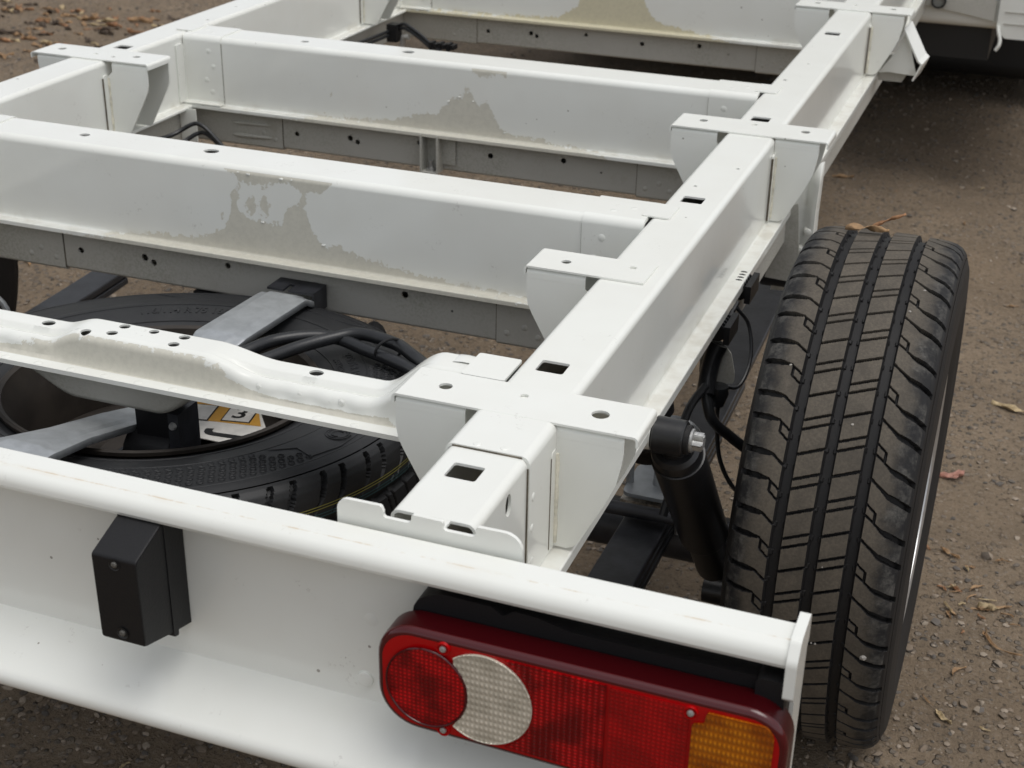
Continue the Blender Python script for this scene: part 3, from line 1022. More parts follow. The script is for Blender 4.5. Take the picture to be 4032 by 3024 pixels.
# ------------------------------------------------------------------ rear beam
def rear_beam():
    R1, R2 = .0133, .0176
    outer = [(1.003, .700), (1.003, .737)]
    P = [(1.003, .716), (1.003, .733)]
    for k in range(5):
        a = k / 4 * pi / 2
        P.append((1.000 + .003 * cos(a), .734 + .003 * sin(a)))
    P += [(.9768, .7372), (.9755, .7369), (.9695, .7347), (.9660, .7322), (.9636, .7288), (.9624, .7248), (.9622, .7210), (.9640, .7172), (.9670, .7150), (.972, .7138)]
    P += [(.990, .7130), (.9965, .7095), (.9985, .702), (.9985, .550), (.9978, .5468)]
    # lower flange and lip
    c = (.9445, .508)
    R2 = .0125
    a0 = 114
    for k in range(0, 13):
        a = radians(a0 + k / 12 * (262 - a0))
        P.append((c[0] + R2 * cos(a), c[1] + R2 * sin(a)))
    P += [(.990, .505), (1.003, .520), (1.003, .700)]
    # closed outline
    x0, x1 = mx(-.114), -.114
    o = MB().prism(P, fYZ, x0, x1).build('rear_beam', 'rear_white', truck, 28)
    for m in (False, True):
        f = (lambda v: mx(v)) if m else (lambda v: v)
        xa, xb = sorted((f(-.1175), f(-.1085)))
        cap = fillet([(.958, .692), (.958, .7265), (.971, .7425), (1.012, .7425), (1.017, .736), (1.017, .715), (.979, .690), (.964, .686)],
                     [.004, .012, .010, .006, .006, .006, .006, .004], 4, True)
        MB().prism(cap, fYZ, xa, xb).build('end_cap', 'white_clean', o)
        xa, xb = sorted((f(-.1172), f(-.112)))
        MB().prism(rrect(.997, 1.042, .468, .716, .003), fYZ, xa, xb).build('end_strip', 'white_clean', o)
    MB().lathe([(-.0035, 0), (-.0034, .006), (-.0022, .0082), (0.0002, .0086)], (-.5105, .9984, .571), 'y', 24).build('rivet', 'white_clean', o)
    MB().lathe([(-.0006, 0), (-.0004, .006), (0.0003, .0075)], (-.503, .9984, .640), 'y', 20).build('dimple', 'white_clean', o)
    # rust line along the upper fold
    return o
rbeam = rear_beam()
# ------------------------------------------------------------------ tail lamp
def lamp(m):
    f = (lambda v: mx(v)) if m else (lambda v: v)
    root = MB()
    base = [(-.4685, .5815), (-.1055, .5745), (-.1050, .6885), (-.4685, .6885)]
    rr = [.040, .034, .034, .036]
    def outline(ins, n=9):
        b = [(-.4685 + ins, .5815 + ins), (-.1055 - ins, .5745 + ins), (-.1050 - ins, .6885 - ins), (-.4685 + ins, .6885 - ins)]
        return [(f(a), z) for a, z in fillet(b, [max(.004, r - ins) for r in rr], n, True)]
    layers = [(0.0012, .9680), (0, .9665), (0, .9430), (.0004, .9410), (.0013, .9392), (.0028, .9378), (.0046, .9370), (.0065, .9366)]
    vs, fs = [], []
    n = len(outline(0))
    for ins, y in layers:
        vs += [(a, y, z) for a, z in outline(ins)]
    mb = MB(); mb.add(vs, [tuple(range(n))])
    L = len(layers) - 1
    for k in range(L):
        for i in range(n):
            mb.f.append((k * n + i, k * n + (i + 1) % n, (k + 1) * n + (i + 1) % n, (k + 1) * n + i)); mb.mi.append(0 if k < 2 else 2)
    mb.f.append(tuple(L * n + i for i in range(n))); mb.mi.append(1)
    o = mb.build('tail_lamp', ['lamp_side', 'lamp_base', 'lamp_bevel'], truck, 40)
    o['label'] = 'red tail lamp with clear crescent and amber end' if not m else 'left tail lamp'
    if m:
        return o
    Y0 = .9366
    def piece(name, poly, mat, d=.0016, frame=True):
        p = MB().prism([(f(a), z) for a, z in poly], fXZ, Y0 - d, Y0 + .001)
        q = p.build(name, mat, o, 30)
        return q
    rc = (-.4195, .6325)
    piece('round_lens', circle(rc[0], rc[1], .0372, 40, .0400), 'lens_round', .0026)
    MB().tube([(f(a), Y0 - .0024, b_) for a, b_ in circle(rc[0], rc[1], .0378, 48, .0406)] + [(f(rc[0] + .0378), Y0 - .0024, rc[1])], .0012, 6).build('lens_ring', 'lamp_bevel', o, 60)
    # crescent
    wc, wr = (-.3665, .6345), .0445
    cres = []
    ang = [radians(a) for a in range(-128, 129, 4)]
    big = [(wc[0] + .0445 * cos(a), wc[1] + .0455 * sin(a)) for a in ang]
    big = [p for p in big if ((p[0] - rc[0]) / .0392) ** 2 + ((p[1] - rc[1]) / .042) ** 2 > 1.0]
    a1 = math.atan2((big[-1][1] - rc[1]) / .042, (big[-1][0] - rc[0]) / .0392)
    a2 = math.atan2((big[0][1] - rc[1]) / .042, (big[0][0] - rc[0]) / .0392)
    inner = [(rc[0] + .0392 * cos(a1 + (a2 - a1) * k / 20), rc[1] + .042 * sin(a1 + (a2 - a1) * k / 20)) for k in range(1, 20)]
    piece('crescent_lens', big + inner, 'lens_white', .0022)
    MB().tube([(f(a), Y0 - .0022, b_) for a, b_ in big], .0008, 6).build('lens_ring', 'lens_white', o, 60)
    # red fields, the first cut round by the crescent
    ed = []
    for k in range(0, 21):
        z = .589 + k / 20 * (.681 - .589)
        t = max(0, 1 - ((z - wc[1]) / .0495) ** 2)
        ed.append((max(-.346, wc[0] + .0465 * sqrt(t)), z))
    piece('brake_lens', [(-.2570, .5865), (-.2570, .6805)] + ed[::-1], 'lens_r1', .0014)
    piece('tail_lens', rrect(-.2545, -.1865, .5855, .6795, .002), 'lens_r2', .0014)
    piece('amber_lens', fillet([(-.1835, .5845), (-.1175, .5835), (-.1165, .6690), (-.1225, .6785), (-.172, .6785), (-.174, .6665), (-.1835, .664)], [.002, .02, .018, .01, .003, .003, .003], 5, True), 'lens_amber', .0022)
    for sx_, sz in ((-.4035, .6775), (-.4035, .5905), (-.1855, .6745)):
        s = MB().lathe([(-.0018, 0.0), (-.0018, .003), (-.0008, .0036), (-.0008, .0046), (-.0024, .0052), (-.0024, .0060), (.0005, .0064)], (sx_, Y0, sz), 'y', 20)
        s.build('screw_seat', 'lamp_base', o, 30)
        s = MB().lathe([(-.0026, 0.0), (-.0030, .0018), (-.0026, .0029), (0, .0033)], (sx_, Y0 - .0004, sz), 'y', 14)
        s.box(sx_ - .0022, sx_ + .0022, Y0 - .0036, Y0 - .0026, sz - .0004, sz + .0004)
        s.build('screw', 'zinc', o, 30)
    # black housing behind
    hb = [(-.452, .592), (-.118, .586), (-.1145, .700), (-.300, .700), (-.330, .707), (-.352, .708), (-.362, .700), (-.372, .7075), (-.420, .7085), (-.446, .697)]
    MB().prism([(f(a), z) for a, z in fillet(hb, [.03, .03, .012, .01, .006, .006, .004, .006, .015, .02], 4, True)], fXZ, .9685, .9982).build('housing', 'black_plastic', o, 30)
    MB().prism(rrect(-.140, -.1155, .592, .705, .006), fXZ, .9605, .9985).build('end_backing', 'black_plastic', o, 30)
    return o
lamp(False)
lamp(True)

# ------------------------------------------------------------------ black junction box on the beam
def jbox():
    x0, x1 = -.7475, -.6990
    pr = [(.998, .587), (.9235, .6085), (.9215, .6105), (.9205, .699), (.9215, .7015), (.972, .7145), (.998, .7145)]
    pr = [(.998, .585), (.970, .592), (.921, .607), (.920, .7005), (.962, .7160), (.998, .7165)]
    n = len(pr)
    mb = MB()
    bev = .0025
    lay = [(x0, bev), (x0 + bev * .3, bev * .3), (x0 + bev, 0), (x1 - bev, 0), (x1 - bev * .3, bev * .3), (x1, bev)]
    cy = sum(p[0] for p in pr) / n; cz = sum(p[1] for p in pr) / n
    vs = []
    pf = fillet(pr, [0, .002, .004, .004, .004, 0], 3, True)
    n = len(pf)
    for x, ins in lay:
        for y, z in pf:
            d = Vector((y - cy, z - cz)); l = d.length
            d = d * ((l - ins) / l)
            vs.append((x, min(cy + d.x, .9979), cz + d.y))
    fs = [(k * n + i, k * n + (i + 1) % n, (k + 1) * n + (i + 1) % n, (k + 1) * n + i) for k in range(len(lay) - 1) for i in range(n)]
    fs += [tuple(range(n))[::-1], tuple((len(lay) - 1) * n + i for i in range(n))]
    mb.add(vs, fs)
    o = mb.build('junction_box', 'black_plastic', truck, 30)
    o['label'] = 'black plastic box screwed to the rear beam'
    # rim of the lid on both sides
    MB().prism(fillet([(.966, .5895), (.974, .5870), (.974, .7185), (.966, .7180)], .0015, 2, True), fYZ, x0 - .0009, x1 + .0009).build('lid_rim', 'black_plastic', o)
    for z, xx in ((.6935, -.7225), (.6180, -.7223)):
        MB().lathe([(-.0002, .0062), (.0006, .0052), (.0010, .0040), (.0012, 0)], (xx, .9198, z), 'y', 18).build('screw_recess', 'ink', o)
        s = MB().lathe([(-.0012, 0.0), (-.0014, .0018), (-.0008, .0030), (.001, .0032)], (xx, .9198, z), 'y', 12)
        s.box(xx - .0022, xx + .0022, .9178, .9187, z - .0004, z + .0004)
        s.box(xx - .0004, xx + .0004, .9179, .9188, z - .0022, z + .0022)
        s.build('screw', 'dull_steel', o, 30)
jbox()

# ------------------------------------------------------------------ tyres and wheels
PROF = [(0, .372), (.03, .3718), (.06, .3708), (.08, .3694), (.092, .3668), (.100, .3622), (.1055, .3555), (.1095, .345), (.1120, .333),
        (.1140, .315), (.1150, .298), (.1145, .280), (.1115, .262), (.1065, .245), (.1000, .228), (.0950, .216), (.0930, .208)]
def prof_arc():
    L = [0]
    for a, b in zip(PROF, PROF[1:]):
        L.append(L[-1] + sqrt((a[0] - b[0]) ** 2 + (a[1] - b[1]) ** 2))
    return L
PL = prof_arc()
def prof_at(s):
    a = abs(s)
    for i in range(len(PL) - 1):
        if a <= PL[i + 1]:
            t = (a - PL[i]) / (PL[i + 1] - PL[i])
            # smooth normals by local difference
            x = PROF[i][0] + (PROF[i + 1][0] - PROF[i][0]) * t
            r = PROF[i][1] + (PROF[i + 1][1] - PROF[i][1]) * t
            dx, dr = PROF[i + 1][0] - PROF[i][0], PROF[i + 1][1] - PROF[i][1]
            l = sqrt(dx * dx + dr * dr)
            nx_, nr = -dr / l, dx / l
            return (math.copysign(x, s), r, math.copysign(nx_, s), nr)
    return (math.copysign(PROF[-1][0], s), PROF[-1][1], math.copysign(1, s), 0)
NP = 31
def groove(u, s):
    """u: position along the circumference in pitches, s: arc position across the tread (m) -> depth in m"""
    a = abs(s)
    P = .0754
    d = 0.0
    for c, w in ((-.0465, .0072), (0.0, .0066), (.0465, .0072)):
        k = abs(s - c)
        if k < w:
            # shallow ledges left in the groove where the cross cuts meet it
            led = ((u * 2 + (.25 if c else 0)) % 1.0)
            d = max(d, (.0060 if led < .16 and k > w - .0035 else .0088) if k < w - .0012 else .0045)
    if a < .0470:
        off = 0.0 if s > 0 else .5
        t = (u + off + s * 5.2) % 1.0
        dd = min(t, 1 - t) * P
        if dd < .0017: d = max(d, .0060)
        for c in (.42, .58):
            if abs(t - c) * P < .0015: d = max(d, .0052)
    else:
        sgn = 1 if s > 0 else -1
        q = a - .0465
        sl = (10.5 * min(q, .022) + 1.2 * max(0, q - .022)) if sgn < 0 else (10.5 * min(q, .030) + 5.0 * max(0, q - .030))
        v = u - sgn * sl + (.2 if sgn > 0 else 0)
        t = v % 1.0
        w = .0016 + .0022 * smooth(.018, .036, q)
        if q < .064 and min(t, 1 - t) * P < w: d = max(d, .0050 + .003 * smooth(.02, .04, q))
        # stepped cut with a little box
        t2 = (v - .5) % 1.0
        t2 = t2 - 1 if t2 > .5 else t2
        if q < .018:
            for c in (-.085, .085):
                if abs(t2 - c) * P < .0013: d = max(d, .0048)
        elif q < .0205:
            if -.10 < t2 < .10: d = max(d, .0048)
        elif q < .064:
            w2 = .0014 + .0022 * smooth(.022, .036, q)
            if abs(t2 - .085 * sgn) * P < w2: d = max(d, .0050 + .003 * smooth(.02, .04, q))
    return d

def tyre_mesh(fine, cx, cy, cz, axis='x', mid=False):
    ds = .0013 if fine else (.002 if mid else .0035)
    ntheta = 2604 if fine else (1178 if mid else 434)
    SM = .118
    ss = []
    k = int(SM / ds)
    ss = [i * ds for i in range(-k, k + 1)]
    verts, faces, mi = [], [], []
    import numpy as np
    base = [prof_at(s) for s in ss]
    ns = len(ss)
    # one pitch of depths, reused round the tyre
    per = ntheta / NP
    V = np.zeros((ntheta, ns, 3))
    D = np.zeros((ntheta, ns))
    bx = np.array([b[0] for b in base]); br = np.array([b[1] for b in base]); bnx = np.array([b[2] for b in base]); bnr = np.array([b[3] for b in base])
    cache = {}
    for i in range(ntheta):
        u = i / per
        key = round((u % 1.0) * 1e4)
        row = cache.get(key)
        if row is None:
            row = np.array([groove(u % 1.0, s) for s in ss])
            cache[key] = row
        D[i] = row
        th = 2 * pi * i / ntheta
        x = bx - bnx * row
        r = br - bnr * row
        V[i, :, 0] = x
        V[i, :, 1] = r * cos(th)
        V[i, :, 2] = r * sin(th)
    if axis == 'z':
        V = V[:, :, [1, 2, 0]]
    V += np.array([cx, cy, cz])
    verts = V.reshape(-1, 3)
    ii = np.arange(ntheta)[:, None]; jj = np.arange(ns - 1)[None, :]
    i2 = (ii + 1) % ntheta
    Fq = np.stack([ii * ns + jj, ii * ns + jj + 1, i2 * ns + jj + 1, i2 * ns + jj], -1).reshape(-1, 4)
    top = (D[:, :-1] < 1e-5) & (D[:, 1:] < 1e-5)
    sm = (np.array(ss)[:-1] + np.array(ss)[1:]) / 2
    zone = np.where(np.abs(sm) < .082, 1, np.where(np.abs(sm) < .105, 2, 0))
    M = np.where(top, zone[None, :], 0).reshape(-1)
    # side walls
    wv, wf = [], []
    seg = 160 if fine else 140
    o = len(verts)
    ends = []
    SW = [SM + (PL[-1] - SM) * k / 24 for k in range(25)]
    n2 = len(SW)
    for sg in (-1, 1):
        st = o + len(wv)
        for i in range(seg):
            th = 2 * pi * i / seg
            for kk, s in enumerate(SW):
                x, r, nx_, nr = prof_at(sg * s)
                rd = 0
                if kk in (2, 11): rd = .0012
                if kk in (20,): rd = .0016
                x += nx_ * rd; r += nr * rd
                p = (x, r * cos(th), r * sin(th))
                if axis == 'z': p = (p[1], p[2], p[0])
                wv.append((p[0] + cx, p[1] + cy, p[2] + cz))
        for i in range(seg):
            j = (i + 1) % seg
            for kk in range(n2 - 1):
                q = (st + i * n2 + kk, st + j * n2 + kk, st + j * n2 + kk + 1, st + i * n2 + kk + 1)
                wf.append(q if sg > 0 else q[::-1])
    allv = np.vstack([verts, np.array(wv)])
    allf = np.vstack([Fq, np.array(wf)])
    allm = np.concatenate([M, np.zeros(len(wf), int)])
    me = bpy.data.meshes.new('tyre')
    me.vertices.add(len(allv)); me.vertices.foreach_set('co', allv.ravel())
    me.loops.add(len(allf) * 4); me.loops.foreach_set('vertex_index', allf.ravel())
    me.polygons.add(len(allf))
    me.polygons.foreach_set('loop_start', np.arange(len(allf)) * 4)
    me.polygons.foreach_set('material_index', allm)
    me.update(calc_edges=True)
    me.validate()
    me.shade_smooth()
    me.set_sharp_from_angle(angle=radians(40))
    return me

WX, WY, WZ = -.175, 1.916, .370
def rim(name, c, axis, parent, out, mat, sink=0.0):
    """steel rim: barrel, dished disc with vent holes; out = +1 outer face toward +axis"""
    o_ = out
    mb = MB()
    prof = [(-.098, .216), (-.100, .212), (-.096, .204), (-.085, .198), (-.06, .186), (.04, .186), (.072, .196), (.090, .204), (.103, .207), (.106, .213), (.104, .2165), (.099, .216)]
    mb.lathe([(a * o_, r) for a, r in prof], c, axis, 72)
    mb.lathe([((a + sink) * o_, r) for a, r in ((.055, .186), (.066, .170), (.074, .145), (.070, .115), (.052, .098), (.048, .06), (.056, .045), (.056, 0))], c, axis, 72)
    r = mb.build(name, mat, parent, 40)
    return r

def road_wheel(m):
    cx = mx(WX) if m else WX
    w = MB().lathe([(-.03, .0), (-.03, .05), (.045, .05), (.05, .04), (.05, 0)], (cx, WY, WZ), 'x', 32).build('wheel', 'black_steel', truck)
    w['label'] = 'rear wheel with dusty ribbed tyre standing on the dirt' if not m else 'far rear wheel seen past the beam'
    me = tyre_mesh(not m, cx, WY, WZ)
    for k in (('rubber', 'shoulder', 'shoulder') if m else ('rubber', 'tread', 'tread')): me.materials.append(MAT[k])
    t = bpy.data.objects.new('tyre', me)
    link(t, w)
    rim('rim', (cx, WY, WZ), 'x', w, -1 if m else 1, 'rim_steel')
    # brake drum
    MB().lathe([(-.085, .0), (-.085, .13), (-.03, .14), (-.03, 0)], (cx, WY, WZ), 'x', 40).build('brake_drum', 'black_steel', w)
    return w
wheelR = road_wheel(False)
wheelL = road_wheel(True)
# raised lettering on the outer wall is hidden; pebbles caught in the tread
def pebble(mb, c, r, rnd, sq=.75):
    bm = bmesh.new()
    bmesh.ops.create_icosphere(bm, subdivisions=1, radius=1)
    a, b = rnd.uniform(.75, 1.15), rnd.uniform(.6, 1.0)
    rot = Matrix.Rotation(rnd.uniform(0, 6.28), 3, 'Z')
    vs = []
    for v in bm.verts:
        k = 1 + rnd.uniform(-.17, .17)
        q = rot @ Vector((v.co.x * a * k, v.co.y * b * k, v.co.z * sq * k))
        vs.append((c[0] + q.x * r, c[1] + q.y * r, c[2] + q.z * r))
    mb.add(vs, [tuple(x.index for x in f.verts) for f in bm.faces])
    bm.free()
rnd = random.Random(11)
def on_tread(s, ang, lift=.0):
    r = prof_at(s)[1] + lift
    return (WX + prof_at(s)[0], WY - r * cos(radians(ang)), WZ + r * sin(radians(ang)))
for s, ang, r in ((.078, -6, .0060), (.013, -5, .0022), (.018, -5, .0020), (-.07, 50, .0022), (.070, 74, .0030), (.058, 67, .0028), (.014, 12, .002), (.02, 40, .003)):
    mb = MB()
    pebble(mb, on_tread(s, ang, -.001), r, rnd)
    mb.build('pebble', 'pebble', wheelR, 0)

# ------------------------------------------------------------------ axle, springs, dampers
ax = MB().tube([(-.268, WY, .225), (mx(-.268), WY, .225)], .040, 20).build('axle', 'black_steel', truck)
def leaf_spring(m):
    f = (lambda v: mx(v)) if m else (lambda v: v)
    def zc(y):
        return .292 + .040 * ((y - 1.90) / .85) ** 2
    ys = [1.10 + i * .05 for i in range(37)]
    mb = MB()
    o = None
    for k, (ya, yb, dz, half) in enumerate(((1.08, 2.90, 0, .0335), (1.52, 2.35, -.017, .0335), (1.66, 2.18, -.034, .0335))):
        vs, n = [], 0
        Y_ = [ya + (yb - ya) * i / 30 for i in range(31)]
        pr = fillet([(-half, -.007), (half, -.007), (half, .007), (-half, .007)], .003, 3, True)
        for y in Y_:
            z = zc(y) + dz
            vs += [(f(-.4535) + a, y, z + b) for a, b in pr]
        n = len(pr)
        fs = [(i * n + j, i * n + (j + 1) % n, (i + 1) * n + (j + 1) % n, (i + 1) * n + j) for i in range(30) for j in range(n)]
        fs += [tuple(range(n))[::-1], tuple(30 * n + j for j in range(n))]
        q = MB().add(vs, fs)
        if k == 0: o = q.build('leaf_spring', 'black_steel', truck, 30)
        else: q.build('leaf', 'black_steel', o, 30)
    # seat plate, U bolts
    MB().box(f(-.4535) - .048, f(-.4535) + .048, WY - .075, WY + .075, .302, .312).build('spring_seat', 'rust_white', o, 0)
    P = fillet([(f(-.4535) - .042, 1.825), (f(-.4535) + .042, 1.825), (f(-.4535) + .042, 1.93), (f(-.4535) + .02, 1.96), (f(-.4535) - .02, 1.96), (f(-.4535) - .042, 1.91)], .012, 4, True)
    MB().prism(P, fXY, .328, .334).lathe([(.355, 0), (.355, .009), (.334, .010)], (f(-.45), 1.87, 0), 'z', 14).build('clamp_plate', 'galv', o, 30)
    for yy in (WY - .055, WY + .055):
        pts = [(f(-.4535) - .040, yy, .26), (f(-.4535) - .040, yy, .36)]
        pts += [(f(-.4535) - .040 * cos(pi * k / 10), yy, .36 + .035 * sin(pi * k / 10)) for k in range(1, 10)]
        pts += [(f(-.4535) + .040, yy, .36), (f(-.4535) + .040, yy, .26)]
        MB().tube(pts, .006, 8).build('u_bolt', 'galv', o)
    MB().lathe([(-.036, 0), (-.036, .022), (.036, .022), (.036, 0)], (f(-.4535), 1.08, zc(1.08)), 'x', 24).build('spring_eye', 'black_steel', o)
    sh = MB()
    for s in (-1, 1):
        sh.box(f(-.4535) + s * .040 - .003, f(-.4535) + s * .040 + .003, 1.06, 1.10, .31, .53)
    sh.build('shackle', 'black_steel', o, 0)
    return o
lsR = leaf_spring(False)
lsL = leaf_spring(True)
MB().tube([(-.24, 1.80, .325), (-.40, 1.80, .322), (-.62, 1.80, .318), (mx(-.62), 1.80, .318), (mx(-.24), 1.80, .325)], .0105, 12).build('anti_roll_bar', 'black_steel', truck)

def shock_absorber():
    eye = Vector((-.362, 1.553, .588))
    bot = Vector((-.338, 1.875, .165))
    d = (bot - eye).normalized()
    o = MB()
    R = .0345
    a = eye + d * .030
    def at(t): return tuple(eye + d * t)
    o.tube([at(.026), at(.028), at(.033), at(.040), at(.050), at(.0505), at(.30), at(.305), at(.306), at(.42)],
           [.012, .026, .031, .0325, .033, .0352, .0350, .0335, .0275, .0275], 32)
    s = o.build('shock_absorber', 'shock', truck, 30)
    s['label'] = 'black shock absorber beside the tyre'
    MB().lathe([(-.022, .013), (-.022, .021), (-.020, .0235), (.016, .0235), (.018, .022), (.018, .013)], tuple(eye), 'x', 32).tube([tuple(eye + d * .012), at(.034)], [.018, .020], 20).build('eye', 'shock', s, 30)
    MB().lathe([(-.024, 0), (-.024, .0185), (.0235, .0185), (.0245, .017), (.0245, 0)], tuple(eye), 'x', 32).build('bushing', 'rubber', s, 30)
    b = MB().lathe([(.0246, 0.0), (.0246, .0150), (.0275, .0152), (.0285, .0135), (.0290, 0)], tuple(eye), 'x', 24)
    # flanged hex head with scalloped corners
    hx = []
    for k in range(24):
        a_ = 2 * pi * k / 24
        hx.append((eye.y + (.0102 + .0016 * cos(6 * a_)) * cos(a_), eye.z + (.0102 + .0016 * cos(6 * a_)) * sin(a_)))
    b.prism(hx, fYZ, eye.x + .028, eye.x + .0395)
    b.prism([(eye.y + (y - eye.y) * .8, eye.z + (z - eye.z) * .8) for y, z in hx], fYZ, eye.x + .0395, eye.x + .0408)
    b.build('bolt', 'zinc', s, 30)
    MB().lathe([(-.060, 0), (-.060, .024), (-.028, .021), (-.0235, .021), (-.0235, 0)], tuple(eye), 'x', 28).build('mounting_boss', 'white', s, 30)
    MB().tube([tuple(bot + d * .10 * 0 - Vector((.03, 0, 0))), tuple(bot + Vector((.03, 0, 0)))], .022, 20).build('lower_eye', 'shock', s, 30)
    return s
shock = shock_absorber()
# damper on the far side (mirror), seen only in glimpses
MB().tube([(mx(-.362), 1.553, .588), (mx(-.338), 1.875, .165)], .034, 20).build('shock_absorber', 'shock', truck, 30)

# spring hangers and outriggers beside the rail
def hanger(m):
    f = (lambda v: mx(v)) if m else (lambda v: v)
    M_ = (lambda P: [(mx(a), b) for a, b in P][::-1]) if m else (lambda P: P)
    h = MB().prism(M_([(-.405, .598), (-.374, .610), (-.358, .463), (-.420, .466)]), fXZ, 2.440, 2.443).build('hanger_bracket', 'primer', truck, 0)
    # pressed panel behind it
    vs = []
    Zs = (.680, .640, .590, .540, .490, .440)
    Xs = (-.410, -.392, -.382, -.372, -.362, -.354, -.347, -.344)
    for i_, z in enumerate(Zs):
        for k, xx in enumerate(Xs):
            e = .001 * i_
            vs.append((f(xx - .006 * max(0, .62 - z) * (k > 4)), 2.462 + (.006 if k in (3, 4) else 0) + (.012 if k == 7 else 0) + .004 * sin(i_ * 2.1 + k), z - .05 * max(0, (-.36 - xx))))
    nX = len(Xs)
    fs = [(i * nX + j, i * nX + j + 1, (i + 1) * nX + j + 1, (i + 1) * nX + j) for i in range(5) for j in range(nX - 1)]
    sp = MB().add(vs, fs).build('side_panel', 'white', h, 60)
    so = sp.modifiers.new('thickness', 'SOLIDIFY'); so.thickness = .003
    for xx, z, r in ((-.356, .555, .009), (-.366, .520, .008), (-.354, .500, .010)):
        MB().lathe([(-.006, 0), (-.005, r * .6), (.003, r)], (f(xx), 2.461, z), 'y', 14).build('panel_boss', 'white', h, 40)
    MB().lathe([(-.03, 0), (-.03, .02), (.03, .02), (.03, 0)], (f(-.40), 2.47, .46), 'x', 16).build('hanger_pin', 'black_steel', h)
hanger(False)
hanger(True)
# outrigger beside the third bracket
og = MB().prism([(-.385, .600), (-.352, .650), (-.330, .705), (-.296, .600), (-.362, .604)], fXZ, 3.512, 3.516).build('outrigger', 'white', truck, 0)
vs = []
for k, (a, b) in enumerate(((-.3335, .712), (-.2915, .640), (-.2835, .634), (-.288, .622), (-.2985, .596))):
    vs += [(a - .006, 3.500, b - .004), (a + .004, 3.560, b + .004)]
MB().add(vs, [(2 * i, 2 * i + 1, 2 * i + 3, 2 * i + 2) for i in range(4)]).build('outrigger_flange', 'white', og, 0).modifiers.new('thickness', 'SOLIDIFY').thickness = .004
MB().prism([(-.385, .578), (-.330, .578), (-.318, .60), (-.335, .64), (-.385, .64)], fXZ, 3.53, 3.56).build('outrigger_web', 'primer', og, 0)

# clip plate, grommet and cables under the right rail
cp = MB().prism(fillet([(-.420, .545), (-.390, .5475), (-.374, .530), (-.3665, .5), (-.366, .4815), (-.400, .475), (-.420, .49)], .006, 4, True), fXZ, 1.950, 1.953).build('clip_plate', 'primer', truck)
MB().tube(catmull([(-.392, 1.944, .545), (-.398, 1.938, .525), (-.401, 1.93, .500), (-.400, 1.915, .475)], 5), [.0135] * 16, 14).build('cable_boot', 'black_hose', cp)
MB().lathe([(-.02, 0), (-.02, .010), (.0, .016), (.012, .014), (.014, 0)], (-.385, 1.935, .470), 'z', 16).build('grommet', 'black_hose', cp)
MB().tube(catmull([(-.400, 1.915, .476), (-.385, 1.905, .440), (-.362, 1.93, .405), (-.335, 1.95, .375), (-.30, 1.955, .350), (-.26, 1.94, .34)], 8), .0085, 12).build('brake_hose', 'black_hose', truck)
MB().tube(catmull([(-.384, 1.935, .455), (-.382, 1.93, .42), (-.372, 1.93, .36), (-.345, 1.93, .315), (-.30, 1.93, .295)], 8), .0035, 8).build('sensor_cable', 'black_hose', truck)
MB().tube(catmull([(-.400, 1.91, .49), (-.412, 1.86, .47), (-.412, 1.80, .43), (-.405, 1.76, .40), (-.41, 1.74, .36)], 8), .0065, 10).build('corrugated_hose', 'black_hose', truck)
MB().tube(catmull([(-.385, 2.02, .575), (-.366, 2.03, .545), (-.355, 2.01, .50), (-.362, 1.97, .470), (-.385, 1.94, .480)], 8), .003, 8).build('sensor_cable', 'black_hose', truck)
for (y, z, L) in ((1.925, .572, .05), (2.06, .585, .055)):
    t_ = MB()
    n_ = 9
    for k in range(n_):
        yy = y + L * k / n_
        t_.lathe([(0, .0), (0, .014 + .003 * (k % 2)), (L / n_ * .6, .014 + .003 * (k % 2)), (L / n_ * .6, 0)], (-.395, yy, z), 'y', 16)
    t_.box(-.381, -.372, y - .01, y + L, z - .014, z + .014)
    t_.build('connector', 'black_plastic', truck, 30)
MB().tube(catmull([(-.39, 2.04, .575), (-.395, 2.0, .56), (-.40, 1.97, .565)], 6), .005, 8).build('sensor_cable', 'black_hose', truck)
bt = MB()
for k in range(10):
    bt.lathe([(-.40 + .028 + k * .0018, .0), (-.40 + .028 + k * .0018, .0036), (-.40 + .0289 + k * .0018, .0030), (-.40 + .0289 + k * .0018, 0)], (0, 1.602, .583), 'x', 10)
bt.build('threaded_stud', 'brass', truck, 30)
# bump stop under rail
bs = MB()
bs.lathe([(.57, 0), (.57, .030), (.545, .034), (.53, .026), (.515, .034), (.495, .034), (.485, .024), (.47, .022), (.462, 0)], (-.43, 1.70, 0), 'z', 24)
bs.build('bump_stop', 'rubber', truck, 40)

# brake pipes along the left rail
def pipe(pts, r, name='brake_pipe', mat='black_hose', k=8, par=None):
    return MB().tube(catmull(pts, k), r, 10).build(name, mat, par or truck)
for dz, dx in ((0, 0), (-.018, .012)):
    pipe([(-1.69, 2.30, .585 + dz), (-1.672 + dx, 2.46, .570 + dz), (-1.640 + dx, 2.505, .588 + dz), (-1.617 + dx, 2.505, .590 + dz), (-1.590 + dx, 2.50, .575 + dz), (-1.545 + dx, 2.48, .548 + dz), (-1.51, 2.45, .52 + dz)], .0046)
    pipe([(-1.70, 3.30, .57 + dz * .6), (-1.654, 3.50, .584 + dz * .6), (-1.628, 3.51, .600 + dz * .6), (-1.609, 3.51, .600 + dz * .6), (-1.565, 3.50, .580 + dz * .6), (-1.52, 3.48, .558 + dz * .6), (-1.47, 3.45, .545 + dz * .6)], .0046)
cb = MB().box(-1.660, -1.632, 3.49, 3.525, .556, .602).build('pipe_clip', 'black_plastic', truck, 0)
cb2 = MB()
for k in range(6):
    cb2.box(-1.53 + k * .012, -1.521 + k * .012, 3.47, 3.50, .552 + .004 * (k % 2), .568 + .003 * ((k + 1) % 2))
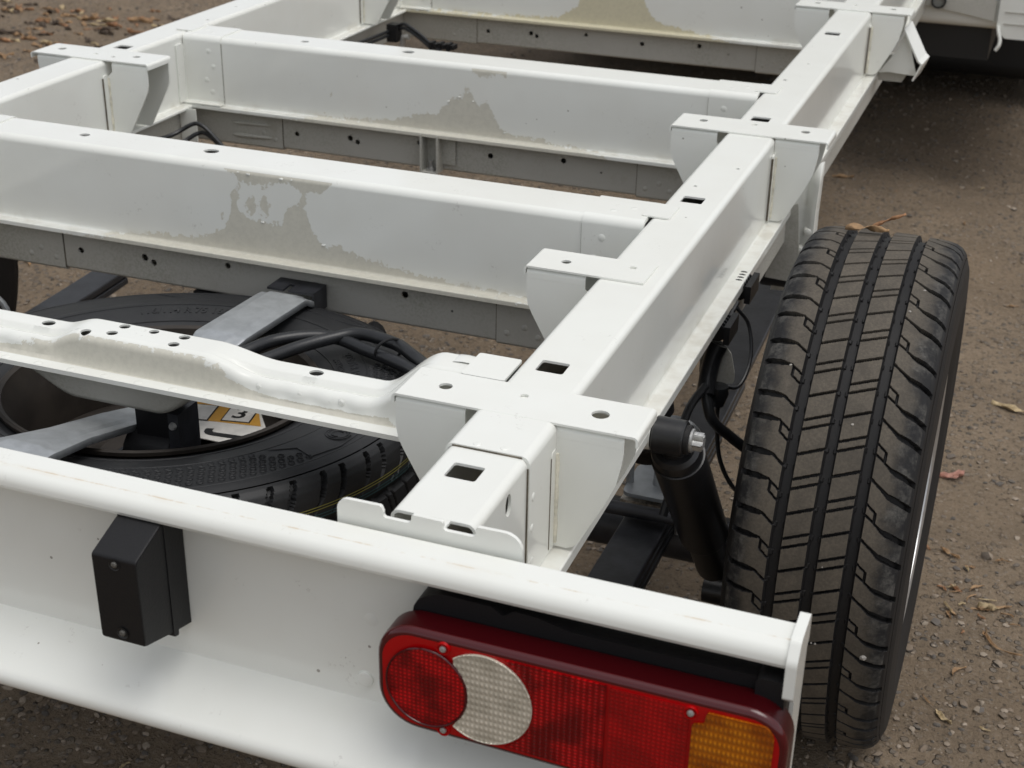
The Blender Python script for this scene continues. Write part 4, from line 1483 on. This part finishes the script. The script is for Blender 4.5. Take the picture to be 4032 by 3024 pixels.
cb2.build('pipe_clip', 'black_plastic', truck, 0)
MB().tube([(-1.62, 3.50, .548), (-1.615, 3.50, .570), (-1.60, 3.50, .572)], .008, 10).build('pipe_union', 'zinc', truck)
# ribbed plate where pipes pass the middle beam
for z in (.568, .541):
    MB().tube([(-1.615, 2.6205, z), (-1.60, 2.620, z), (-1.53, 2.620, z + .0015), (-1.515, 2.6215, z + .0015)], [.001, .0045, .004, .001], 10).build('pressed_rib', 'primer', truck, 60)
MB().box(-1.708, -1.670, 2.57, 2.573, .53, .60).build('gusset_plate', 'white', truck, 0)

# ------------------------------------------------------------------ spare wheel
SX, SY, SZ = -1.060, 1.490, .453
spare = thing('spare_wheel', (SX, SY, SZ), 'black spare wheel hung flat under the rear cross beam', 'wheel')
spare.rotation_euler = (-.048, 0, 0)
sm_ = tyre_mesh(False, SX, SY, SZ, 'z', True)
for k in ('spare_rubber', 'spare_rubber', 'spare_rubber'): sm_.materials.append(MAT[k])
st_ = bpy.data.objects.new('tyre', sm_)
link(st_, spare)
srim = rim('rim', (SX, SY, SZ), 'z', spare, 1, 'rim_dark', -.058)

def wall_pt(ang, r, lift=.0):
    """point on the upper side wall of the spare"""
    best = None
    for (a0, r0), (a1, r1) in zip(PROF, PROF[1:]):
        if r1 <= r <= r0 and r0 != r1:
            t = (r - r0) / (r1 - r0)
            best = a0 + (a1 - a0) * t
    z = SZ + (best if best is not None else .115) + lift
    return (SX + r * cos(ang), SY + r * sin(ang), z)
def wall_text(s, ang, r, size, flip=1):
    V, F = text_mesh(s, size, .0004)
    mb = MB()
    vs = []
    for x, y, z in V:
        rr = r + y * flip
        a = ang - flip * x / r
        vs.append(wall_pt(a, rr, .0010))
    mb.add(vs, F)
    vs2 = [(x, y, z - .0012) for x, y, z in vs]
    o = mb.build('raised_lettering', 'spare_rubber', st_, 0)
    so = o.modifiers.new('thickness', 'SOLIDIFY'); so.thickness = .0014; so.offset = -1
    return o
wall_text('116/114 R 75 16C', radians(115), .262, .019)
wall_text('225/75 R 16 CP', radians(33), .262, .016)
wall_text('MAX LOAD 1250 KG', radians(33), .245, .010)
# ring texture on the wall
rt = MB()
for sect0, sect1 in ((-112, -22), (22, 34)):
    for k, r in enumerate((.285, .295, .305, .315, .325)):
        n_ = int((sect1 - sect0) * pi / 180 * r / .0125)
        for i in range(n_):
            a = radians(sect0 + (sect1 - sect0) * (i + .5 * (k % 2)) / n_)
            if sect0 < -50 and (a < radians(-100 + 9 * k) or a > radians(-34 + 3 * k)): continue
            c = wall_pt(a, r, .0004)
            vs, fs = [], []
            for q in range(8):
                t = 2 * pi * q / 8
                for rr, zz in ((.0030, 0), (.0038, .0011), (.0046, 0)):
                    vs.append((c[0] + rr * cos(t), c[1] + rr * sin(t), c[2] + zz))
            for q in range(8):
                for w in range(2):
                    fs.append((q * 3 + w, ((q + 1) % 8) * 3 + w, ((q + 1) % 8) * 3 + w + 1, q * 3 + w + 1))
            rt.add(vs, fs)
ro = rt.build('ring_texture', 'spare_rubber', st_, 60)
ro['kind'] = 'stuff'
# raised border lines and round emblem
def wall_line(pts, w=.0011):
    return MB().tube([wall_pt(radians(a), r, .0004) for a, r in pts], w, 6).build('raised_line', 'spare_rubber', st_)
for r in (.279, .3345, .237):
    wall_line([(a, r) for a in range(-180, 181, 4)], .0010)
wall_line([(60, .334), (64, .318), (80, .318), (120, .318), (124, .334)])
wall_line([(-31, .281), (-24, .300), (-24, .326), (-16, .330), (4, .330), (6, .281)])
wall_line([(40, .281), (42, .312), (48, .312), (60, .312)])
em = MB()
c = wall_pt(radians(-12), .307, .0006)
for rr in (.016, .0125):
    em.tube([(c[0] + rr * cos(t * pi / 12), c[1] + rr * sin(t * pi / 12), c[2]) for t in range(25)], .0009, 6)
em.tube([(c[0] + .008 * cos(t * pi / 6 + 1), c[1] + .008 * sin(t * pi / 6 + 1), c[2]) for t in range(9)], .0012, 6)
em.build('emblem', 'spare_rubber', st_)
# coloured stripe lines round the new tread
MAT['stripe_yellow'] = plain('yellow_stripe', (0.30, 0.28, 0.07), 0.6)
MAT['stripe_teal'] = plain('teal_stripe', (0.03, 0.09, 0.10), 0.6)
for z, mat in ((.070, 'stripe_yellow'), (.0665, 'stripe_yellow'), (.0600, 'stripe_teal'), (.0560, 'stripe_teal')):
    R = prof_at(z)[1] + .0006
    vs, fs = [], []
    for i in range(140):
        a = radians(-100 + 130 * i / 139)
        for dz in (-.0006, .0006):
            vs.append((SX + R * cos(a), SY + R * sin(a), SZ + z + dz))
    fs = [(2 * i, 2 * i + 2, 2 * i + 3, 2 * i + 1) for i in range(139)]
    MB().add(vs, fs).build('tread_stripe', mat, st_, 0)

# paper label on the rim disc
LZ = SZ + .0175
lab = MB().prism([(-1.118, 1.5150), (-.945, 1.5150), (-.945, 1.5700), (-1.000, 1.6420), (-1.118, 1.6420)], fXY, LZ, LZ + .0012).build('paper_label', 'label_white', spare, 0)
MB().prism([(-1.1175, 1.5530), (-.962, 1.5820), (-1.001, 1.6415), (-1.1175, 1.6250)], fXY, LZ + .0013, LZ + .0018).build('orange_band', 'label_orange', lab, 0)
def qbox(cx_, cy_, w, h, rot, z, name, mat, par):
    c_, s_ = cos(rot), sin(rot)
    P = [(cx_ + a * c_ - b * s_, cy_ + a * s_ + b * c_) for a, b in ((-w, -h), (w, -h), (w, h), (-w, h))]
    return MB().prism(P, fXY, z, z + .0004).build(name, mat, par, 0)
for cx_, cy_ in ((-1.066, 1.5870), (-1.008, 1.6040)):
    qbox(cx_, cy_, .0215, .026, .22, LZ + .0019, 'printed_frame', 'ink', lab)
    qbox(cx_, cy_, .0195, .024, .22, LZ + .0024, 'printed_field', 'label_white', lab)
def flat_text(s, size, c, rot, z, bold, par):
    V, F = text_mesh(s, size, bold)
    co_, si_ = cos(rot), sin(rot)
    MB().add([(c[0] + x * co_ - y * si_, c[1] + x * si_ + y * co_, z) for x, y, _ in V], F).build('printed_letter', 'ink', par, 0)
flat_text('3', .046, (-1.008, 1.6040), .22, LZ + .0030, .0008, lab)
flat_text('J', .075, (-.985, 1.5360), -pi / 2 + .12, LZ + .0016, .002, lab)

# carrier strap across the spare, with its winch
sc_ = MB()
def strap():
    pts = [(1.824, .5585), (1.815, .562), (1.800, .5710), (1.62, .5800), (1.57, .570), (1.50, .545), (1.44, .545), (1.37, .565), (1.27, .593), (1.19, .615), (1.03, .632)]
    vs, fs = [], []
    pr = [(-.041, -.008), (-.040, .001), (-.036, .003), (-.026, .003), (-.021, .0065), (.021, .0065), (.026, .003), (.036, .003), (.040, .001), (.041, -.008)]
    pl = fillet(pts, .03, 4)
    for y, z in pl:
        w = .62 if 1.38 < y < 1.56 else (.78 if 1.25 < y <= 1.38 or 1.56 <= y < 1.60 else 1.0)
        if y < 1.25: w = 1.08
        for a, b in pr:
            vs.append((-1.040 + a * w, y, z + b))
    n = len(pr); N = len(pl)
    fs = [(i * n + k, i * n + k + 1, (i + 1) * n + k + 1, (i + 1) * n + k) for i in range(N - 1) for k in range(n - 1)]
    o = MB().add(vs, fs).build('carrier_strap', 'galv', truck, 35)
    s = o.modifiers.new('thickness', 'SOLIDIFY'); s.thickness = .003; s.offset = -1
    # dark hooked end tongues at the beam
    t = MB()
    t.prism([(-1.080, 1.822), (-1.052, 1.822), (-1.052, 1.846), (-1.043, 1.846), (-1.043, 1.822), (-1.000, 1.822), (-1.000, 1.866), (-1.080, 1.866)], fXY, .5690, .5725)
    t.box(-1.003, -1.000, 1.824, 1.866, .535, .5689)
    t.build('end_tongue', 'black_steel', o, 0)
    return o
stp = strap()
wi = MB()
wi.lathe([(-.035, 0), (-.035, .030), (.03, .034), (.034, .030), (.034, 0)], (-.980, 1.365, .535), 'x', 12)
wi.box(-1.000, -.947, 1.350, 1.39, .53, .612)
wio = wi.build('winch', 'black_plastic', truck, 30)
MB().box(-.946, -.931, 1.340, 1.385, .495, .606).build('winch_cheek', 'black_steel', wio, 0)
MB().lathe([(-.004, 0), (-.004, .004), (0, .0055), (.001, 0)], (-.9385, 1.3395, .590), 'y', 12).build('bolt', 'zinc', wio, 30)
pipe([(-.940, 1.36, .53), (-.915, 1.37, .532), (-.895, 1.365, .527), (-.905, 1.345, .512), (-.935, 1.33, .500), (-.96, 1.32, .49)], .008, 'winch_cable')
pipe([(-1.06, 1.45, .50), (-1.07, 1.42, .492), (-1.085, 1.385, .478), (-1.10, 1.36, .462)], .006, 'winch_cable')

# hoses over the spare
h1 = [(-1.035, 1.600, .545), (-1.0136, 1.6499, .55), (-.9961, 1.6924, .55), (-.9576, 1.7265, .55), (-.917, 1.7392, .548), (-.8621, 1.7225, .546), (-.8163, 1.703, .548), (-.7688, 1.6774, .55), (-.71, 1.62, .56), (-.66, 1.54, .57)]
h2 = [(-.995, 1.59, .55), (-.9754, 1.632, .55), (-.9537, 1.6839, .55), (-.9209, 1.7286, .552), (-.885, 1.7504, .556), (-.8238, 1.7386, .556), (-.7845, 1.7122, .556), (-.757, 1.6905, .556), (-.71, 1.64, .565), (-.65, 1.55, .57)]
h1 = [(x * .966, y * .966, z + .029) for x, y, z in h1]
h2 = [(x * .966, y * .966, z + .029) for x, y, z in h2]
c1 = catmull(h1, 24)
rad = [.0088 + .0007 * (i % 2) for i in range(len(c1))]
MB().tube(c1, rad, 12).build('corrugated_hose', 'black_hose', truck, 60)
MB().tube(catmull(h2, 8), .0092, 14).build('smooth_hose', 'black_hose', truck, 40)
tie = [(-.798 + .0155 * cos(t) * .8, 1.664 + .018 * cos(t), .581 + .0165 * sin(t)) for t in [2 * pi * k / 20 for k in range(21)]]
MB().tube(tie, .002, 6).build('cable_tie', 'black_plastic', truck)
cn = MB().tube(catmull([(-.915, 1.86, .505), (-.9042, 1.835, .525), (-.885, 1.81, .52), (-.865, 1.785, .50), (-.84, 1.75, .47)], 6), [.013] * 8 + [.015] * 8 + [.012] * 9, 14)
cn.build('cable_plug', 'black_plastic', truck, 40)
# small clamp under the near beam
cl = MB().box(-1.245, -1.20, 1.868, 1.90, .498, .5215).build('pipe_clamp', 'black_plastic', truck, 0)
MB().tube([(-1.32, 1.89, .485), (-1.28, 1.885, .498), (-1.24, 1.885, .505), (-1.19, 1.885, .508)], .007, 10).build('clamp_hose', 'black_hose', truck)

# ------------------------------------------------------------------ cab end at the far right
def cab():
    c = thing_part = MB()
    # main cab body, mostly out of frame
    prof = fillet([(4.62, .500), (4.62, 2.55), (6.4, 2.55), (7.6, 1.4), (7.8, .5)], [.03, .15, .2, .2, .03], 4, True)
    body = MB().prism(prof, fYZ, mx(-.06), -.175).build('cab_body', 'white_clean', truck)
    body['label'] = 'white cab seen only at its lower rear corner'
    sill = fillet([(-.176, .62), (-.176, .512), (-.150, .484), (.055, .484), (.09, .52), (.095, .70), (.09, 1.2), (-.176, 1.2)], [0, .008, .02, .025, .02, .02, .01, 0], 5, True)
    MB().prism(sill, fXZ, 4.595, 6.2).build('sill', 'white_clean', body)
    for z in (.527, .562):
        MB().box(-.158, .088, 4.5925, 4.5965, z - .0018, z + .0018).build('sill_seam', 'primer', body, 0)
    hk = catmull([(-.172, 4.59, .520), (-.166, 4.58, .500), (-.160, 4.575, .484), (-.160, 4.57, .468), (-.168, 4.57, .452)], 6)
    MB().tube(hk, .0055, 10).build('sill_hook', 'white_clean', body, 40)
    # inner panel under the cab and its tail pipe
    P = [(-.40, .60), (-.40, .562), (-.345, .5555), (-.242, .540), (-.187, .5305), (-.187, .60)]
    MB().prism(P, fXZ, 4.602, 4.618).build('rear_panel', 'primer', body, 0)
    MB().lathe([(0, .016), (0, .022), (.05, .022), (.05, 0), (.004, 0)], (-.352, 4.585, .578), 'y', 24).build('drain_pipe', 'ink', body, 40)
    # floor pan blackened and dark box added to deepen the shade under the cab
    MB().box(mx(-.2), -.19, 4.66, 7.6, .40, .50).build('floor_pan', 'ink', body, 0)
    MB().prism(rrect(5.75, 7.4, .09, .41, .06), fYZ, -1.98, .06).build('shade_box', 'ink', truck)
    for s in (-.12, mx(-.12)):
        MB().lathe([(-.11, .2), (-.11, .34), (-.08, .372), (.08, .372), (.11, .34), (.11, .2)], (s - (.12 if s > XC else -.12), 6.6, .37), 'x', 48).build('front_tyre', 'rubber', truck)
cab()

# ------------------------------------------------------------------ gravel, stones, leaves
def in_view(x, y):
    # keep only ground the camera could nearly see
    p = Vector((x, y, -CAMZ))
    q = (p.dot(RX), p.dot(RY), p.dot(RZ))
    if q[2] <= 0: return False
    u, v = q[0] / q[2], q[1] / q[2]
    return abs(u) < .46 and abs(v) < .36
def gravel():
    rnd = random.Random(5)
    bm = bmesh.new()
    bmesh.ops.create_icosphere(bm, subdivisions=1, radius=1)
    bv = [v.co.copy() for v in bm.verts]
    bf = [tuple(x.index for x in f.verts) for f in bm.faces]
    bm.free()
    vs, fs = [], []
    count = 0
    tries = 0
    while count < 48000 and tries < 600000:
        tries += 1
        d = rnd.random() ** 1.9
        y = .8 + 7.2 * d
        x = rnd.uniform(-5.0, 1.0)
        if not in_view(x, y): continue
        dens = mnoise.noise((x * .8, y * .8, 9.0)) + .5 * mnoise.noise((x * 3.1, y * 3.1, 4.0))
        if dens < rnd.uniform(-.75, .40): continue
        r = .0019 + .0050 * rnd.random() ** 3
        if rnd.random() < (.05 if y < 3.2 else .02): r = rnd.uniform(.005, .0105)
        if y > 4: r *= 1.25
        z = gz(x, y) + r * .12
        a, b, c = rnd.uniform(.75, 1.3), rnd.uniform(.65, 1.0), rnd.uniform(.4, .75)
        ca, sa = cos(rnd.uniform(0, 6.28)), 0
        t = rnd.uniform(0, 6.28); ca, sa = cos(t), sin(t)
        o = len(vs)
        for v in bv:
            k = 1 + rnd.uniform(-.18, .18)
            px, py = v.x * a * k, v.y * b * k
            vs.append((x + r * (px * ca - py * sa), y + r * (px * sa + py * ca), z + r * v.z * c * k))
        fs += [tuple(i + o for i in f) for f in bf]
        count += 1
    me = bpy.data.meshes.new('gravel')
    me.from_pydata(vs, [], fs)
    me.materials.append(MAT['stone'])
    me.shade_smooth()
    me.set_sharp_from_angle(angle=radians(45))
    o = bpy.data.objects.new('gravel', me)
    COL.objects.link(o)
    tag(o, 'fine loose gravel and grit on the packed dirt', 'gravel', None, 'stuff')
gravel()
rnd = random.Random(21)
def stone(x, y, r, label, group=None):
    mb = MB()
    pebble(mb, (0, 0, 0), r, rnd, .62)
    o = mb.build('stone', 'stone', None, 45, False)
    o.location = (x, y, gz(x, y) + r * .2)
    tag(o, label, 'stone', group)
    return o
stone(-.548, 4.0, .020, 'small grey stone on bare dirt just beyond the right tyre')
stone(.04, 2.42, .014, 'dark grey stone beside the pale leaf scraps right of the tyre')
SG = 'loose stones on the dirt'
for k in range(46):
    for _ in range(60):
        y = .9 + 6.0 * rnd.random() ** 1.3
        x = rnd.uniform(-4.6, .5)
        if in_view(x, y) and not (-1.95 < x < -.02 and 1.2 < y < 5.2): break
    else:
        continue
    side = 'left of the white frame' if x < -1.5 else ('right of the white frame' if x > -.45 else 'under the white frame')
    stone(x, y, rnd.uniform(.008, .014), 'loose rounded stone half sunk in the dirt ' + side, SG + ' ' + side)

def leaf(x, y, L, W, rot, mi, label, group=None, curl=.3, bend=.2, z=None, tilt=(0, 0), name='dry_leaf'):
    """thin, torn, curled leaf or bark flake with a folded midrib"""
    n, w = 12, 4
    vs = []
    ph = rnd.uniform(0, 6)
    asym = rnd.uniform(-.25, .25)
    twist = rnd.uniform(-.8, .8)
    for i in range(n + 1):
        t = i / n
        env = (sin(pi * min(1, t * .94 + .03)) ** .75) * (1 - .35 * t)
        for j in range(w + 1):
            q = j / w * 2 - 1
            tear = 1 + (rnd.uniform(-.5, .3) if abs(q) > .9 else rnd.uniform(-.15, .15))
            wid = W * env * tear * (1 + asym * q)
            px = (t - .5) * L + (rnd.uniform(-.02, .02) * L if abs(q) > .9 else 0)
            py = q * wid * .5 + bend * L * (t - .5) ** 2 * 2
            pz = curl * W * (abs(q) ** 1.4) * env + .22 * L * abs(t - .5) ** 2.2 * (1 + sin(ph)) * curl + .16 * W * sin(9 * t + 2.5 * q + ph) + rnd.uniform(-.07, .07) * W + twist * q * (t - .5) * W * .5
            vs.append((px, py, max(pz, -.002)))
    fs = [(i * (w + 1) + j, i * (w + 1) + j + 1, (i + 1) * (w + 1) + j + 1, (i + 1) * (w + 1) + j) for i in range(n) for j in range(w)]
    o = MB().add(vs, fs).build(name, LEAFM[mi], None, 50, False)
    th = o.modifiers.new('thickness', 'SOLIDIFY'); th.thickness = .0006
    o.location = (x, y, (gz(x, y) + .003) if z is None else z)
    o.rotation_euler = (tilt[0], tilt[1], rot)
    tag(o, label, 'leaf', group)
    return o
# the curled leaf on the tyre
leaf(-.203, 1.965, .060, .018, .0, 0, 'curled brown dry leaf lying on top of the right rear tyre', None, .3, .05, .7445, (-.3, -.05))
leaf(-.176, 1.975, .050, .010, .1, 1, 'narrow torn leaf stalk sticking up from the top of the tyre', None, .4, .1, .757, (-.2, -.50))
leaf(.040, 3.065, .085, .022, -.25, 2, 'long pale yellow dry leaf on the dirt right of the tyre', None, .3, .1)
leaf(-.042, 2.70, .060, .024, .7, 4, 'curled pink leaf on the dirt close to the right tyre', None, .5, .5)
leaf(-.027, 2.40, .045, .012, -.6, 0, 'short tan leaf strip just right of the tyre side wall', None, .4, .2)
leaf(.055, 2.245, .036, .018, .1, 2, 'crumpled pale leaf beside a dark stone right of the tyre', None, .6, .3)
leaf(.072, 2.135, .085, .007, -.75, 0, 'long thin curved bark strip right of the tyre foot', None, .5, .5, name='bark_strip')
leaf(-.573, 4.615, .07, .016, .35, 0, 'tan leaf alone on bare dirt beside the right rail', None, .4, .1)
leaf(.01, 1.905, .034, .012, -.7, 2, 'beige leaf flake on the dirt below the tyre near the lower right', None, .3, .2)
G1 = 'leaf litter left of the frame'
G2 = 'leaf scraps right of the tyre'
spots = []
def clus(cx, cy, sx, sy, n):
    for _ in range(n):
        spots.append((rnd.gauss(cx, sx), rnd.gauss(cy, sy)))
clus(-4.3, 5.5, .28, .16, 60)
clus(-4.15, 5.05, .25, .12, 36)
clus(-3.75, 5.5, .35, .16, 24)
clus(-3.9, 4.5, .3, .3, 12)
clus(-3.2, 5.6, .5, .5, 10)
clus(-2.6, 3.2, .5, .35, 5)
KIND = ('tan', 'rust brown', 'pale straw', 'dark rotten')
for (x, y) in spots:
    if not in_view(x, y): continue
    mi = rnd.choice((0, 0, 0, 1, 1, 2, 3, 3))
    leaf(x, y, rnd.uniform(.04, .115), rnd.uniform(.014, .034), rnd.uniform(-.9, .9), mi, KIND[mi] + ' dry leaf in the litter left of the white frame', G1 + ', ' + KIND[mi], rnd.uniform(.15, .6), rnd.uniform(-.3, .3))
spots = []
clus(.02, 2.25, .05, .06, 22)
clus(.08, 2.45, .07, .2, 8)
clus(.05, 1.98, .06, .1, 7)
clus(-.35, 4.4, .25, .6, 6)
for (x, y) in spots:
    if not in_view(x, y) or (-.32 < x < -.03 and 1.5 < y < 2.3): continue
    mi = rnd.choice((0, 0, 0, 1, 2))
    leaf(x, y, rnd.uniform(.012, .036), rnd.uniform(.003, .009), rnd.uniform(0, 6.28), mi, 'small ' + KIND[mi] + ' leaf scrap on the dirt right of the tyre', G2 + ', ' + KIND[mi], rnd.uniform(.2, .7), rnd.uniform(-.4, .4), name='leaf_scrap')
for k in range(14):
    x, y = rnd.uniform(-1.2, -.5), rnd.uniform(1.1, 2.0)
    leaf(x, y, rnd.uniform(.015, .04), rnd.uniform(.004, .010), rnd.uniform(0, 6.28), rnd.choice((0, 1, 2)), 'tiny dry leaf scrap on the shaded dirt under the frame', 'leaf scraps under the frame', .4, .2, name='leaf_scrap')
